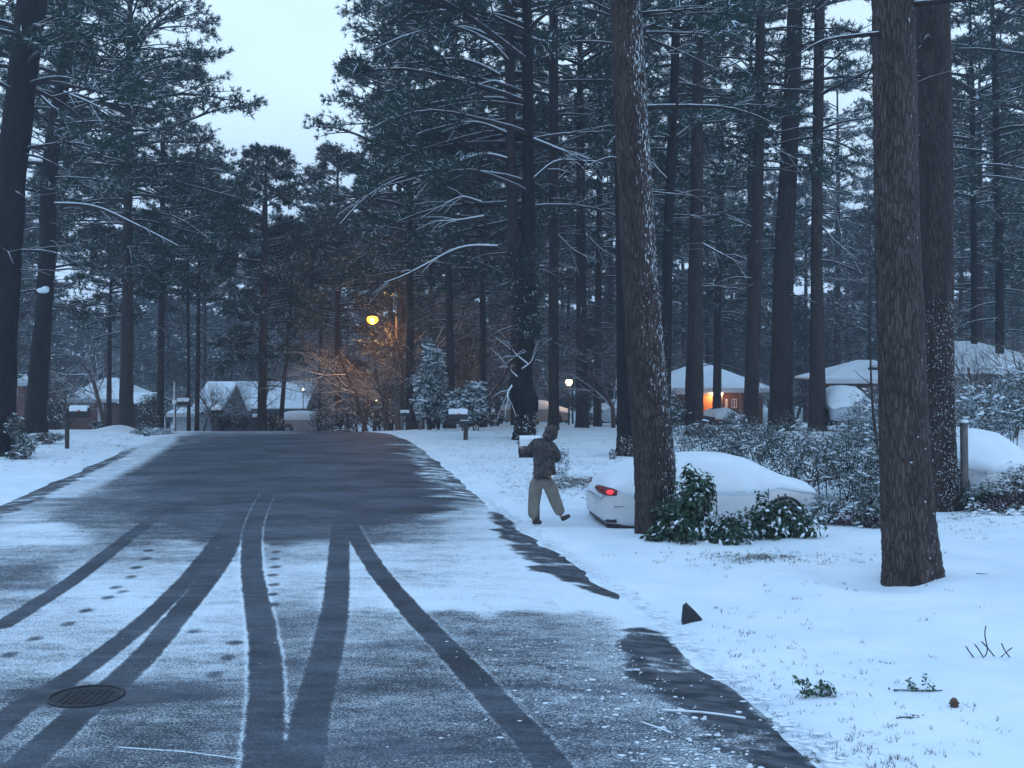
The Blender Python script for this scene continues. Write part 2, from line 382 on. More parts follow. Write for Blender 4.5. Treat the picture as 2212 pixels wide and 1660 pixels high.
SAMP = """1660:100:.36,300:.38,450:.38,620:.4,800:.36,1000:.34,1300:.44,1500:.55,1700:.6
1590:100:.5,300:.42,480:.42,640:.42,850:.38,950:.38,1200:.42,1400:.46,1550:.55
1500:50:.6,400:.5,480:.55,640:.45,800:.42,900:.42,1100:.44,1250:.46,1400:.52
1430:60:.66,200:.7,400:.66,480:.66,640:.42,820:.47,1050:.46,1200:.5,1320:.58
1365:50:.72,180:.72,300:.76,480:.76,640:.52,800:.62,950:.5,1150:.52,1280:.6,1400:.9
1310:30:.6,150:.75,260:.82,480:.78,630:.66,760:.85,900:.97,1050:1,1200:1,1350:1,1450:1
1255:60:.42,200:.76,330:.76,510:.82,630:.8,780:.84,900:.76,1050:.9,1180:.95,1350:1
1205:50:.6,150:.6,330:.66,620:.62,680:.72,830:.82,950:.76,1080:.86,1200:.95
1160:30:.85,120:.85,220:.5,350:.45,450:.38,620:.32,700:.42,800:.42,900:.6,1000:.76,1080:.88
1125:30:.72,200:.48,350:.3,600:.24,800:.2,880:.32,950:.62,1040:.85
1098:100:.62,200:.42,350:.26,600:.12,750:.04,900:.03,955:.15,1010:.82
1060:60:.8,160:.7,250:.4,400:.18,600:.13,800:.02,900:.04,945:.7,1010:.9
1020:100:.9,210:.75,290:.3,350:.15,500:.12,700:.04,850:.02,890:.05,935:.75,1000:.9
980:250:.9,310:.6,370:.12,600:.10,800:.04,855:.06,905:.75,960:.95
950:320:.95,390:.6,430:.15,600:.14,800:.07,835:.3,870:.85
935:380:.95,450:.5,600:.55,700:.22,800:.2,840:.9"""
def build_road():
    yd = np.linspace(1800, 912, 1150); Yn = 7200 / (yd - 780)
    Y = np.concatenate([np.linspace(-60, Yn[0], 40)[:-1], Yn, np.linspace(Yn[-1], 160, 120)[1:]])
    u = np.linspace(-0.02, RW + 0.02, 560)
    U, YY = np.meshgrid(u, Y); X = edge(YY) - U
    Z0 = gz(edge(YY), YY) * 0 ; 
    # same fall as the land, without kerb and lawn terms
    a = X / np.maximum(YY, 1); t = sst(-.12, 0, a); s = .078 * (1 - t) + .052 * t; dd = np.maximum(YY - 45, 0); dd = dd * dd / (dd + 4)
    Z = -s * np.minimum(dd, 62) + 0.02 - 0.05 * ((U - RW / 2) / (RW / 2)) ** 4 + 0.04
    Z = Z - 0.035 * sst(.7, 0, U) - 0.035 * sst(RW - .7, RW, U)
    nr_, nc = X.shape; V = np.stack([X, YY, Z], -1).reshape(-1, 3)
    i, j = np.meshgrid(np.arange(nr_ - 1), np.arange(nc - 1), indexing='ij'); b0 = (i * nc + j).ravel()
    Fq = np.stack([b0, b0 + nc, b0 + nc + 1, b0 + 1], -1)
    me = npmesh('road', V, Fq)
    Xf = V[:, 0].astype(float); Yf = V[:, 1].astype(float); Uf = U.ravel()
    Yc = np.maximum(Yf, 6.0); xd = CX + F * Xf / Yc; yp = HY + F * 3 / Yc
    # wind-blown wobble so that nothing runs in clean lines
    xd2 = xd + (fbm(Xf * 1.3, Yf * .9, 4) - .47) * 120; yp2 = yp + (fbm(Xf * 1.1 + 50, Yf * 1.1, 4) - .47) * 40 * np.clip((yp - 900) / 300, .15, 1)
    num = np.zeros_like(xd); den = np.zeros_like(xd) + 1e-9
    for line in SAMP.split('\n'):
        yy, rest = line.split(':', 1); yy = float(yy)
        for c in rest.split(','):
            xx, vv = c.split(':'); sy = max(9.0, (yy - 900) * .055)
            g = np.exp(-((xd2 - float(xx)) / 62) ** 2 - ((yp2 - yy) / sy) ** 2) + 1e-7 / (1 + ((xd2 - float(xx)) / 200) ** 2 + ((yp2 - yy) / 60) ** 2)
            num += g * float(vv); den += g
    s = num / den; s = s + .07 * sst(1340, 1420, yp) * (1 - s)
    # cross-wind streaks
    s = s + (fbm(Xf * .5, Yf * 2.2, 4) - .47) * .18 * sst(.12, .5, s)
    s = s + (fbm(Xf * .6 + 40, Yf * 2.6, 4) - .60) * 1.8 * sst(2.2, .8, Uf) * sst(22, 25, Yf)
    # left shoulder
    s = np.maximum(s, .75 * sst(RW - 2.2, RW - 1.3, Uf) * (Yf > 24))
    s = np.where(Uf > 1.0, np.minimum(s, .84 + .10 * vnoise(Xf * 2, Yf * 2)), s)
    gut = np.zeros_like(s)
    def band(pts, wid, val, rag=.5, g=1.0, soft=.1):
        nonlocal s, gut
        L = smoothline(wp(pts)); wx = Xf + (fbm(Xf * 1.2, Yf * 2.4, 4) - .47) * rag * .6 + (vnoise(Xf * 9, Yf * 9) - .5) * .06; wy = Yf + (fbm(Xf * 1.2 + 9, Yf * 1.2, 3) - .47) * rag
        d, t = dist_line(wx, wy, L); w_ = np.interp(t, np.linspace(0, 1, len(wid)), wid)
        k = 1 - sst(w_ - soft, w_ + soft, d); v = val + .10 + (fbm(Xf * 2.2 + 5, Yf * 4.5, 4) - .45) * 1.5 + (fbm(Xf * 7, Yf * 12, 3) - .45) * .9
        s = s * (1 - k) + np.clip(v, 0, 1) * k; gut = np.maximum(gut, k * g)
    band([(1070, 1108), (1110, 1150), (1165, 1195), (1215, 1235), (1285, 1275), (1370, 1300)], [.10, .22, .38, .40, .30, .06], .10, .9)
    band([(1400, 1368), (1425, 1430), (1490, 1495), (1560, 1550), (1650, 1630), (1730, 1700)], [.22, .36, .36, .32, .30, .28], .08, .7)
    band([(890, 958), (925, 990), (960, 1025), (1000, 1055), (1030, 1085)], [.2, .5, .6, .5, .2], .42, 1.6, .6, .3)
    band([(0, 1108), (90, 1062), (170, 1022), (240, 992), (288, 970)], [.30, .35, .35, .32, .12], .22, .35, .6)
    band([(-300, 1230), (0, 1108)], [.3, .3], .3, .35, .6)
    # wheel tracks
    tracks = [([(0, 1365), (83, 1313), (167, 1257), (280, 1167), (333, 1127), (420, 1085)], .125, .05, 0.0),
              ([(-200, 1760), (0, 1583), (33, 1550), (117, 1503), (195, 1450), (308, 1360), (405, 1265), (473, 1177), (520, 1107), (556, 1050), (600, 990)], .13, .07, 0.0),
              ([(-60, 1760), (63, 1660), (163, 1563), (260, 1483), (325, 1417), (400, 1323), (467, 1240), (513, 1157), (548, 1090), (570, 1052)], .14, .08, .25),
              ([(560, 1800), (570, 1660), (575, 1523), (573, 1430), (560, 1340), (543, 1240), (543, 1160), (560, 1107), (585, 1060)], .145, .10, .6),
              ([(620, 1800), (655, 1660), (672, 1556), (702, 1440), (725, 1330), (732, 1207), (738, 1107), (742, 1060)], .15, .06, .1),
              ([(1290, 1780), (1185, 1660), (1137, 1600), (1070, 1527), (985, 1432), (902, 1347), (820, 1250), (770, 1170), (748, 1125)], .135, .06, .25)]
    for pts, hw, val, ridge in tracks:
        L = smoothline(wp(pts), 90); jag = (fbm(Xf * 6, Yf * 6, 3) - .45) * .05
        d, t = dist_line(Xf, Yf, L); d = d + jag * .7; fade = sst(1.0, .93, t)
        k = (1 - sst(hw - .022, hw + .028, d)) * fade
        s = s * (1 - k) + (val + .10 + .22 * (fbm(Xf * 3, Yf * 1.5, 4) - .47)) * k
        if ridge > 0:
            rk = np.exp(-((d - hw - .03) / .020) ** 2) * fade * ridge * .75; s = np.maximum(s, s * (1 - rk) + 1.0 * rk)
    # the bare fan joining the tracks far ahead
    # footprints
    c1 = [(960,275),(945,328),(885,388),(855,448),(750,518),(700,585),(555,672),(440,760),(225,858),(65,962),(1790,283),(1780,330),(1785,383),(1765,437),(1775,500),(1765,565),(1765,632),(1255,808),(1520,885),(1480,983),(1390,1095),(795,548),(1775,232)]
    for n_, (cx, cy) in enumerate(c1):
        x0 = cx / 3; y0 = 1106.6 + cy / 3; Xc, Yc_ = wp([(x0, y0)])[0]; big = 1.0 if n_ < 17 else .8
        k = big * np.exp(-(((Xf - Xc) / .075) ** 2 + ((Yf - Yc_) / .11) ** 2) ** 2); s = s * (1 - .5 * k)
    # melted ring round the manhole
    Xc, Yc_ = wp([(187, 1520)])[0]
    k = np.exp(-(((xd2 - Xc * 0 - 200) / 175) ** 2 + ((yp2 - 1516) / 24) ** 2)); s = s * (1 - .95 * k); stain = k
    k2 = np.exp(-(((Xf - Xc - .75) / .5) ** 2 + ((Yf - Yc_) / .09) ** 2)); s = s * (1 - .5 * k2)
    # a snowed line across the lane close by, and the drag arc ahead
    for pts, wd, am in [([(255, 1631), (400, 1641), (520, 1657)], .018, .9), ([(560, 1118), (640, 1125), (705, 1150), (670, 1175)], .05, .35), ([(182, 1167), (300, 1172), (372, 1170)], .03, .5)]:
        d, t = dist_line(Xf, Yf, smoothline(wp(pts))); s = np.maximum(s, am * np.exp(-(d / wd) ** 2))
    gut = np.maximum(gut, .7 * sst(.9, .5, Uf) * 1.0); gut = np.maximum(gut, stain)
    at = me.attributes.new('snow', 'FLOAT', 'POINT'); at.data.foreach_set('value', np.clip(s, 0, 1.1).astype(np.float32))
    at = me.attributes.new('gutter', 'FLOAT', 'POINT'); at.data.foreach_set('value', np.clip(gut, 0, 1).astype(np.float32))
    o = link('road', me, M['road']); o['kind'] = 'structure'; return o
build_road()
def rz_(X, Y):
    a = X / max(Y, 1); t = float(sst(-.12, 0, np.array(a))); s = .078 * (1 - t) + .052 * t; dd = max(Y - 45, 0); dd = dd * dd / (dd + 4)
    return -s * min(dd, 62) + 0.05
# ------------------------------------------------------------------ trees
def blades(P, D, rs, n=9, L=.28, wd=.035, spread=.75, droop=.15):
    """needle tufts: n thin triangles fanning out from every point P along D"""
    k = len(P); P = np.repeat(P, n, 0); D = np.repeat(D, n, 0)
    d = D * rs.uniform(.3, 1.0, (k * n, 1)) + rs.normal(0, spread * .6, (k * n, 3)); d[:, 2] -= droop * rs.rand(k * n)
    d /= np.linalg.norm(d, axis=1, keepdims=True) + 1e-9
    side = np.cross(d, rs.normal(0, 1, (k * n, 3))); side /= np.linalg.norm(side, axis=1, keepdims=True) + 1e-9
    l = L * rs.uniform(.6, 1.15, (k * n, 1)); b = P + d * l * .05
    V = np.empty((k * n, 3, 3)); V[:, 0] = b - side * wd * .5; V[:, 1] = b + side * wd * .5; V[:, 2] = P + d * l
    return V.reshape(-1, 3)
def tri_faces(n): return np.arange(n * 3, dtype=np.int32).reshape(-1, 3)
def leaves(P, N, rs, L=.08, wd=.04, hang=0.0):
    """one folded leaf (two triangles) at every point, facing roughly N"""
    k = len(P); a = rs.normal(0, 1, (k, 3)); a[:, 2] -= hang; a -= N * (a * N).sum(1, keepdims=True); a /= np.linalg.norm(a, axis=1, keepdims=True) + 1e-9
    s = np.cross(N, a); l = L * rs.uniform(.65, 1.2, (k, 1)); w_ = wd * rs.uniform(.7, 1.2, (k, 1))
    V = np.empty((k, 4, 3)); V[:, 0] = P; V[:, 1] = P + a * l * .5 + s * w_ * .5 + N * w_ * .15; V[:, 2] = P + a * l; V[:, 3] = P + a * l * .5 - s * w_ * .5 + N * w_ * .15
    i = np.arange(k)[:, None] * 4
    Fq = np.concatenate([i + [[0, 1, 2, 3]]], 0); return V.reshape(-1, 3), Fq
def trunk_mesh(pts, rad, k=14, seed=0, rough=.05, rings=40, flare=.25):
    rs = np.random.RandomState(seed); pts = np.array([tuple(p) for p in pts]); t = np.linspace(0, 1, len(pts)); T = np.linspace(0, 1, rings) ** 1.25
    C = np.stack([np.interp(T, t, pts[:, i]) for i in range(3)], -1); rr = np.interp(T, t, rad)
    z0 = C[:, 2] - C[0, 2]; rr = rr * (1 + flare * np.exp(-z0 / .35) + .10 * np.exp(-z0 / 2.0))
    ph = np.linspace(0, 2 * np.pi, k, endpoint=False); A, I = np.meshgrid(ph, np.arange(rings)); 
    n_ = vnoise(A * 1.2 + seed, z0[:, None] * .8 + seed) - .5 + (rs.rand(rings, k) - .5) * .7
    Rr = rr[:, None] * (1 + rough * n_ * 2); lob = 1 + .10 * np.cos(A * 5 + seed) * np.exp(-z0 / .4)[:, None]
    X = C[:, 0][:, None] + Rr * lob * np.cos(A); Y = C[:, 1][:, None] + Rr * lob * np.sin(A); Z = np.repeat(C[:, 2][:, None], k, 1)
    V = np.stack([X, Y, Z], -1).reshape(-1, 3); i, j = np.meshgrid(np.arange(rings - 1), np.arange(k), indexing='ij')
    b0 = (i * k + j).ravel(); b1 = (i * k + (j + 1) % k).ravel(); return V, np.stack([b0, b1, b1 + k, b0 + k], -1)
def limb_path(base, az, L, up, droop, rs, n=8, wob=.06):
    P = []; d = Vector((math.cos(az), math.sin(az), 0)); s_ = Vector((-d.y, d.x, 0)); w1 = rs.uniform(-1, 1) * wob * L; w2 = rs.uniform(0, 6)
    for i in range(n):
        t = i / (n - 1); P.append(Vector(base) + d * L * t + s_ * w1 * math.sin(t * 4 + w2) * t + Vector((0, 0, up * L * t - droop * L * t * t + wob * .4 * L * math.sin(t * 7 + w2) * t)))
    return P
def pine_parts(seed, H, cb, CR, nlimb=44, tw=6, tuf=8, nb=10, bl=.30, bw=.048, dead=7, shape='pine', limbmin=1.0, lk=4, azr=None, up0=.25, thin=1.0):
    """limb tubes and needle tufts of one pine (local coordinates, foot at the origin)"""
    rs = np.random.RandomState(seed); mb = MB(); P = []; D = []
    for i in range(nlimb + dead):
        isdead = i >= nlimb
        t = rs.rand() ** .85 if not isdead else 0
        z = cb + (H - cb) * t if not isdead else cb * rs.uniform(.55, 1.0)
        prof = (math.sin(math.pi * min(1, (t * .80 + .20))) ** .7 if shape == 'pine' else (1 - t) ** .8 + .06)
        L = max(limbmin, CR * prof * rs.uniform(.6, 1.12)) if not isdead else rs.uniform(.8, 2.6)
        az = rs.rand() * 2 * math.pi if azr is None else rs.uniform(*azr) if rs.rand() < .75 else rs.rand() * 6.28
        up = (up0 * 1.9 * t + rs.uniform(-.05, up0)) if shape == 'pine' else rs.uniform(-.1, .2); dr = rs.uniform(.15, .5) * (1 - t * .7)
        path = limb_path((0, 0, z), az, L, up, dr, rs); r0 = .016 * L + .015
        mb.tube(path, [r0 * (1 - .8 * q_ / 7) for q_ in range(8)], lk, cap=False)
        for j in range(tw if not isdead else 2):
            s = rs.uniform(.28, .98); f = s * 7; i0 = int(f); b = path[i0].lerp(path[min(7, i0 + 1)], f - i0)
            a2 = az + rs.choice([-1, 1]) * rs.uniform(.4, 1.2); l2 = L * (1.1 - s) * .55 + rs.uniform(.3, .7)
            p2 = limb_path(b, a2, l2, rs.uniform(.0, .45), rs.uniform(0, .3), rs, 4); mb.tube(p2, [r0 * .4, r0 * .3, r0 * .22, .008], 3, cap=False)
            if isdead: continue
            for q_ in range(tuf):
                g = .35 + .65 * (q_ + rs.rand()) / tuf; f2 = g * 3; k0 = min(2, int(f2)); c = p2[k0].lerp(p2[k0 + 1], f2 - k0)
                P.append((c.x + rs.normal(0, .10), c.y + rs.normal(0, .10), c.z + rs.normal(.03, .09))); D.append((math.cos(a2) * .7, math.sin(a2) * .7, .45))
        if not isdead:
            for q_ in range(int(tuf * 1.3)):
                c = path[7]; P.append((c.x + rs.normal(0, .28), c.y + rs.normal(0, .28), c.z + rs.normal(.05, .16))); D.append((math.cos(az), math.sin(az), .4))
    # leader
    for q_ in range(26):
        z = H - rs.rand() ** 1.5 * 2.2; P.append((rs.normal(0, .25), rs.normal(0, .25), z)); D.append((0, 0, 1))
    P = np.array(P); D = np.array(D)
    if thin < 1: kk = rs.rand(len(P)) < thin; P = P[kk]; D = D[kk]
    return mb, blades(P, D, rs, nb, bl, bw)
def bare_tree_mesh(seed, H, r0, depth=4, lean=.1, spread=.6, k=3):
    rs = np.random.RandomState(seed); mb = MB(); mt = MB()
    def rec(p, d, L, r, lv):
        n = 4; pts = [p]; dd = d.copy()
        for i in range(n):
            dd = (dd + Vector(rs.normal(0, .16, 3)) + Vector((0, 0, .05))).normalized(); pts.append(pts[-1] + dd * L / n)
        (mt if lv == 0 else mb).tube(pts, [r * (1 - .45 * i / n) for i in range(n + 1)], 6 if lv == 0 else k, cap=False)
        if lv >= depth: return
        nchild = [6, 5, 5, 4, 3][lv]
        for c in range(nchild):
            t = rs.uniform(.35, 1.0); b = pts[min(n, int(t * n))]; 
            s = Vector(rs.normal(0, 1, 3)); s = (s - dd * s.dot(dd)).normalized()
            nd = (dd * rs.uniform(.5, .9) + s * rs.uniform(.5, 1.0) * (spread + .4)).normalized()
            rec(b, nd, L * rs.uniform(.5, .75), r * .45, lv + 1)
    rec(Vector((0, 0, 0)), Vector((lean, 0, 1)).normalized(), H * .5, r0, 0)
    return mt, mb

# ---- shared tree kinds for the woods behind
def pine_kind(seed, H, cb, CR, mat='needle_far', r0=.26, **k):
    rs = random.Random(seed); lx, ly = rs.uniform(-.6, .6), rs.uniform(-.4, .4)
    V, Fq = trunk_mesh([(0, 0, -1.0), (lx * .3, ly * .3, H * .35), (lx, ly, H * .7), (0, 0, H)], [r0 * 1.0, r0 * .85, r0 * .55, .03], 9, seed, .04, 24)
    tm = npmesh('trunk', V, Fq); tm.materials.append(M['bark_far'])
    mb, Bv = pine_parts(seed, H, cb, CR, **k)
    lm = bpy.data.meshes.new('limbs'); lm.from_pydata(mb.v, [], mb.f); lm.materials.append(M['limb'])
    cm = npmesh('crown', Bv, tri_faces(len(Bv) // 3)); cm.materials.append(M[mat])
    for m in (tm, lm): m.polygons.foreach_set('use_smooth', [True] * len(m.polygons))
    return tm, lm, cm, H
KINDS = {
 'a': pine_kind(11, 25, 8.5, 4.8, nlimb=66, tuf=9), 'b': pine_kind(12, 27, 10, 4.3, nlimb=60, tuf=9),
 'c': pine_kind(13, 23, 5.5, 4.6, nlimb=76, tuf=9, mat='needle_far'), 'd': pine_kind(14, 24, 11, 3.9, nlimb=50, tuf=9),
 'e': pine_kind(15, 13, 1.8, 2.8, nlimb=56, tuf=7, shape='cone', r0=.15, mat='needle_far'),
 'f': pine_kind(16, 17, 4.0, 3.6, nlimb=56, tuf=8, r0=.2, mat='needle_brown')}
def bg_pine(kind, x, y, h, rz, label, group, name='pine_tree'):
    tm, lm, cm, H = KINDS[kind]; s = h / H; z = g1(x, y)
    o = empty(name, (x, y, z), rz, label, 'pine tree', group); o.scale = (s, s, s)
    for nm, me in (('trunk', tm), ('branches', lm), ('crown', cm)): link(nm, me, None, o, False)
    return o

def ytop_limit(x):                                   # how high the woods reach along the street gap (picture rows)
    return float(np.interp(x, [0, 300, 330, 420, 500, 530, 560, 580, 610, 650, 690, 715, 790, 830, 870], [-400, -400, 300, 330, 360, 440, 385, 372, 420, 395, 350, 330, 300, 120, -500]))
rnd = random.Random(5)
def zone(x):
    if x < 140: return ('tall pine behind the two dark trunks at the left edge', 'pines behind the left edge trunks')
    if x < 470: return ('tall pine in the woods behind the brick house on the left', 'pines behind the brick house')
    if x < 730: return ('pine of the far tree line under the open gap of sky', 'pines under the gap of sky')
    if x < 1000: return ('pine in the dense woods behind the street lamp', 'pines behind the street lamp')
    if x < 1320: return ('pine in the woods behind the gnarled double trunk', 'pines behind the double trunk')
    if x < 1700: return ('pine in the woods behind the lit carport', 'pines behind the lit carport')
    return ('pine in the woods behind the snow-roofed houses at right', 'pines behind the right houses')
def in_street(x, y, m=2.5): e = float(edge(y)); return e - RW - m < x < e + m
houses = []   # (x0, x1, y0, y1) footprints kept free of trees
def HF(xa, xb, d, dep): houses.append((Xw(xa, d), Xw(xb, d), d - 1.5, d + dep + 1.5))
HF(130, 315, 95, 9); HF(-60, 60, 92, 8); HF(400, 680, 93, 9); HF(1430, 1650, 76, 9); HF(1770, 1920, 68, 8); HF(2030, 2300, 48, 8)
def free(x, y, m=1.0):
    return not in_street(x, y) and all(not (a - m < x < b + m and c - m < y < d + m) for a, b, c, d in houses)
LM = [(0, 'the left edge trunk'), (74, 'the black forked trunk'), (150, 'the left yard mailbox'), (205, 'the brick house'), (272, 'the tall layered pine'), (340, 'the road crest bush'), (400, 'the white garage'), (460, 'the gabled house'), (517, 'the steep cross gable'), (565, 'the pointed-crown pine'),
      (610, 'the gabled roof'), (655, 'the tiny roofside lamp'), (720, 'the crest plants'), (770, 'the orange thicket'), (805, 'the street lamp'), (858, 'the lamp pole'), (933, 'the tall snowy evergreen'), (1000, 'the newspaper mailbox'), (1060, 'the snowy arched limbs'), (1134, 'the double trunk'), (1185, 'the walking person'),
      (1229, 'the lit post lamp'), (1290, 'the white far car'), (1350, 'the half-hidden trunk'), (1410, 'the leaning pine'), (1499, 'the pine by the carport'), (1550, 'the carport bulbs'), (1622, 'the slim bluish pine'), (1686, 'the stout third pine'), (1766, 'the narrow pine'), (1850, 'the hip-roofed house'), (1945, 'the nearest right trunk'),
      (2030, 'the ivy-wrapped trunk'), (2082, 'the wooden post'), (2130, 'the snow-domed car'), (2160, 'the right edge pine'), (2230, 'the grey house end')]
LOOK = {'a': 'tall broad-crowned pine', 'b': 'very tall high-crowned pine', 'c': 'full low-crowned pine', 'd': 'narrow high-crowned pine', 'e': 'young cone-shaped pine', 'f': 'short brownish pine'}
def lab_of(kind, x, d):
    rw = 'just behind' if d < 80 else 'a little behind' if d < 92 else 'well behind' if d < 103 else 'far behind' if d < 115 else 'deep in the woods behind' if d < 128 else 'rearmost in the woods behind'
    return LOOK[kind] + ' ' + rw + ' ' + min(LM, key=lambda t: abs(t[0] - x))[1]
rows = [(64, 78, 105), (84, 100, 95), (104, 122, 80), (126, 150, 72)]
for d0, d1, st in rows:
    x = -120.0
    while x < 2330:
        xx = x + rnd.uniform(-.4, .4) * st; d = rnd.uniform(d0, d1); x += st
        X = Xw(xx, d)
        if not free(X, d): continue
        if d < 96 and 110 < xx < 700: continue
        zg = g1(X, d); yl = ytop_limit(xx); hmax = (CH + (HY - yl) * d / F) - zg
        kind = rnd.choice('aabccdf'); h = KINDS[kind][3] * rnd.uniform(.86, 1.14)
        if h > hmax:
            h = hmax * rnd.uniform(.80, 1.0); kind = rnd.choice('cfca') if h > 12 else 'e'
        if h < 5: continue
        if xx > 1250 and d < 90 and rnd.random() < .3: kind = 'c'
        lb, gp = zone(xx); lb = lab_of(kind, xx, d); bg_pine(kind, X, d, h, rnd.uniform(0, 6.28), lb, gp)
# low young evergreens that close the view under the crowns
for i in range(64):
    xx = rnd.uniform(-100, 2300); d = rnd.uniform(84, 138); X = Xw(xx, d)
    if not free(X, d): continue
    h = rnd.uniform(6, 12); hm = (CH + (HY - ytop_limit(xx)) * d / F) - g1(X, d)
    lb = 'young evergreen in the understorey left of the street lamp' if xx < 800 else 'young evergreen in the understorey right of the street lamp'
    kd = rnd.choice('eef'); lb = lab_of(kd, xx, d).replace('pine ', 'evergreen ', 1); bg_pine(kd, X, d, min(h, hm), rnd.uniform(0, 6), lb, 'young evergreens left of the lamp' if xx < 800 else 'young evergreens right of the lamp', 'young_pine')

# the wood far beyond: one mass
def far_wood():
    rs = np.random.RandomState(3); P = []; 
    n = 52000; xx = rs.uniform(-500, 2750, n); d = rs.uniform(150, 185, n); X = (xx - CX) * d / F
    top = 11 + 7 * fbm(X * .22, d * .1, 3) * 1.4
    lim = CH + (HY - np.interp(xx, [0, 450, 560, 720, 760, 2212], [520, 640, 560, 480, 560, 560])) * d / F + 4.8
    top = np.minimum(top, lim); z = -4.8 + top * rs.rand(n) ** .8
    # clump
    z = z + (vnoise(X * .8, z * .9) - .5) * .8; keep = vnoise(X * .55, z * .7) + rs.rand(n) * .35 > .42
    P = np.stack([X, d, z], -1)[keep]; D = np.tile([[0, -.3, .6]], (len(P), 1))
    V = blades(P, D, rs, 5, 1.0, .26, .9); me = npmesh('distant_woods', V, tri_faces(len(V) // 3)); o = link('distant_woods', me, M['needle_far'], None, False)
    ND(o, 'dark mass of distant pine woods closing the view behind everything', 'woods', None, 'stuff')
far_wood()

# ---- bare understorey trees with snow on their twigs
BK = []
for sd, H_, r in ((1, 7.5, .10), (2, 9.0, .12), (3, 6.0, .08), (4, 8.0, .10)):
    mt, mb = bare_tree_mesh(sd, H_, r, 4)
    t_ = bpy.data.meshes.new('trunk'); t_.from_pydata(mt.v, [], mt.f); t_.materials.append(M['twig'])
    b_ = bpy.data.meshes.new('twigs'); b_.from_pydata(mb.v, [], mb.f); b_.materials.append(M['twig']); BK.append((t_, b_, H_))
def bare(x, y, h, rz, label, group, k=None, name='bare_tree'):
    t_, b_, H_ = BK[k if k is not None else rnd.randrange(4)]; s = h / H_
    o = empty(name, (x, y, g1(x, y) - .05), rz, label, 'bare tree', group); o.scale = (s, s, s)
    link('trunk', t_, None, o); link('twigs', b_, None, o); return o
for i in range(95):
    xx = rnd.choice([rnd.uniform(60, 1080)] * 3 + [rnd.uniform(1080, 2200)]); d = rnd.uniform(60, 118)
    if xx < 690 or xx > 1420: d = rnd.uniform(99, 125)
    X = Xw(xx, d)
    if not free(X, d, .3): continue
    h = rnd.uniform(6.5, 13.5)
    if xx < 430: lb = 'leafless brown tree with snowy twigs behind the brick house'; gp = 'bare trees behind the brick house'
    elif xx < 760: lb = 'leafless brown tree with snowy twigs behind the steep-gabled house'; gp = 'bare trees behind the gabled house'
    elif xx < 1080: lb = 'leafless brown tree with snowy twigs near the orange street lamp'; gp = 'bare trees near the street lamp'
    else: lb = 'leafless brown tree with snowy twigs in the woods on the right'; gp = 'bare trees in the right woods'
    lb = ('tall' if h > 11 else 'mid-sized' if h > 8.5 else 'small') + ' leafless tree ' + lab_of('a', xx, d).split('pine ', 1)[1]; bare(X, d, h, rnd.uniform(0, 6), lb, gp)
for x_, d_, h_, lb_ in ((436, 84, 6.5, 'leafless thicket tree before the left roof of the gabled house'), (468, 82, 7.5, 'leafless tree before the wing roof of the gabled house'), (498, 84, 6.5, 'leafless tree at the left foot of the cross gable'), (130, 80, 7.0, 'leafless tree before the left end of the brick house'), (690, 84, 7.5, 'leafless tree at the right gable end of the gabled house')):
    bare(Xw(x_, d_), d_, h_, x_ * .1, lb_, None, int(x_) % 4)
for x_, d_, h_, lb_ in ((2110, 41, 5.6, 'leafless dark tree crossing the roof of the grey house'), (2190, 42, 6.0, 'leafless dark tree before the right part of the grey house'), (1720, 58, 4.6, 'pale leafless sapling between the stout third pine and the narrow pine')):
    bare(Xw(x_, d_), d_, h_, x_ * .1, lb_, None, int(x_) % 4)
# two pale ones that stand out left of the lamp, one by the lit post lamp
bare(Xw(228, 70), 70, 11, 2.6, 'pale bare tree with long snowed limbs left of the tall layered pine', None, 0)
bare(Xw(560, 74), 74, 8, .6, 'pale bare sapling in front of the steep-gabled house', None, 2)
bare(Xw(1325, 50), 50, 7.5, 4.1, 'crooked bare tree with hanging snowed twigs left of the big leaning pine', None, 1)
bare(Xw(790, 64), 64, 6.0, 1.0, 'twiggy bare tree lit orange just under the street lamp', None, 3)
bare(Xw(862, 66), 66, 8.0, 3.0, 'twiggy bare tree lit orange right of the street lamp pole', None, 0)
bare(Xw(830, 60.5), 60.5, 5.0, 5.0, 'low twiggy tree lit orange at the foot of the street lamp pole', None, 2)

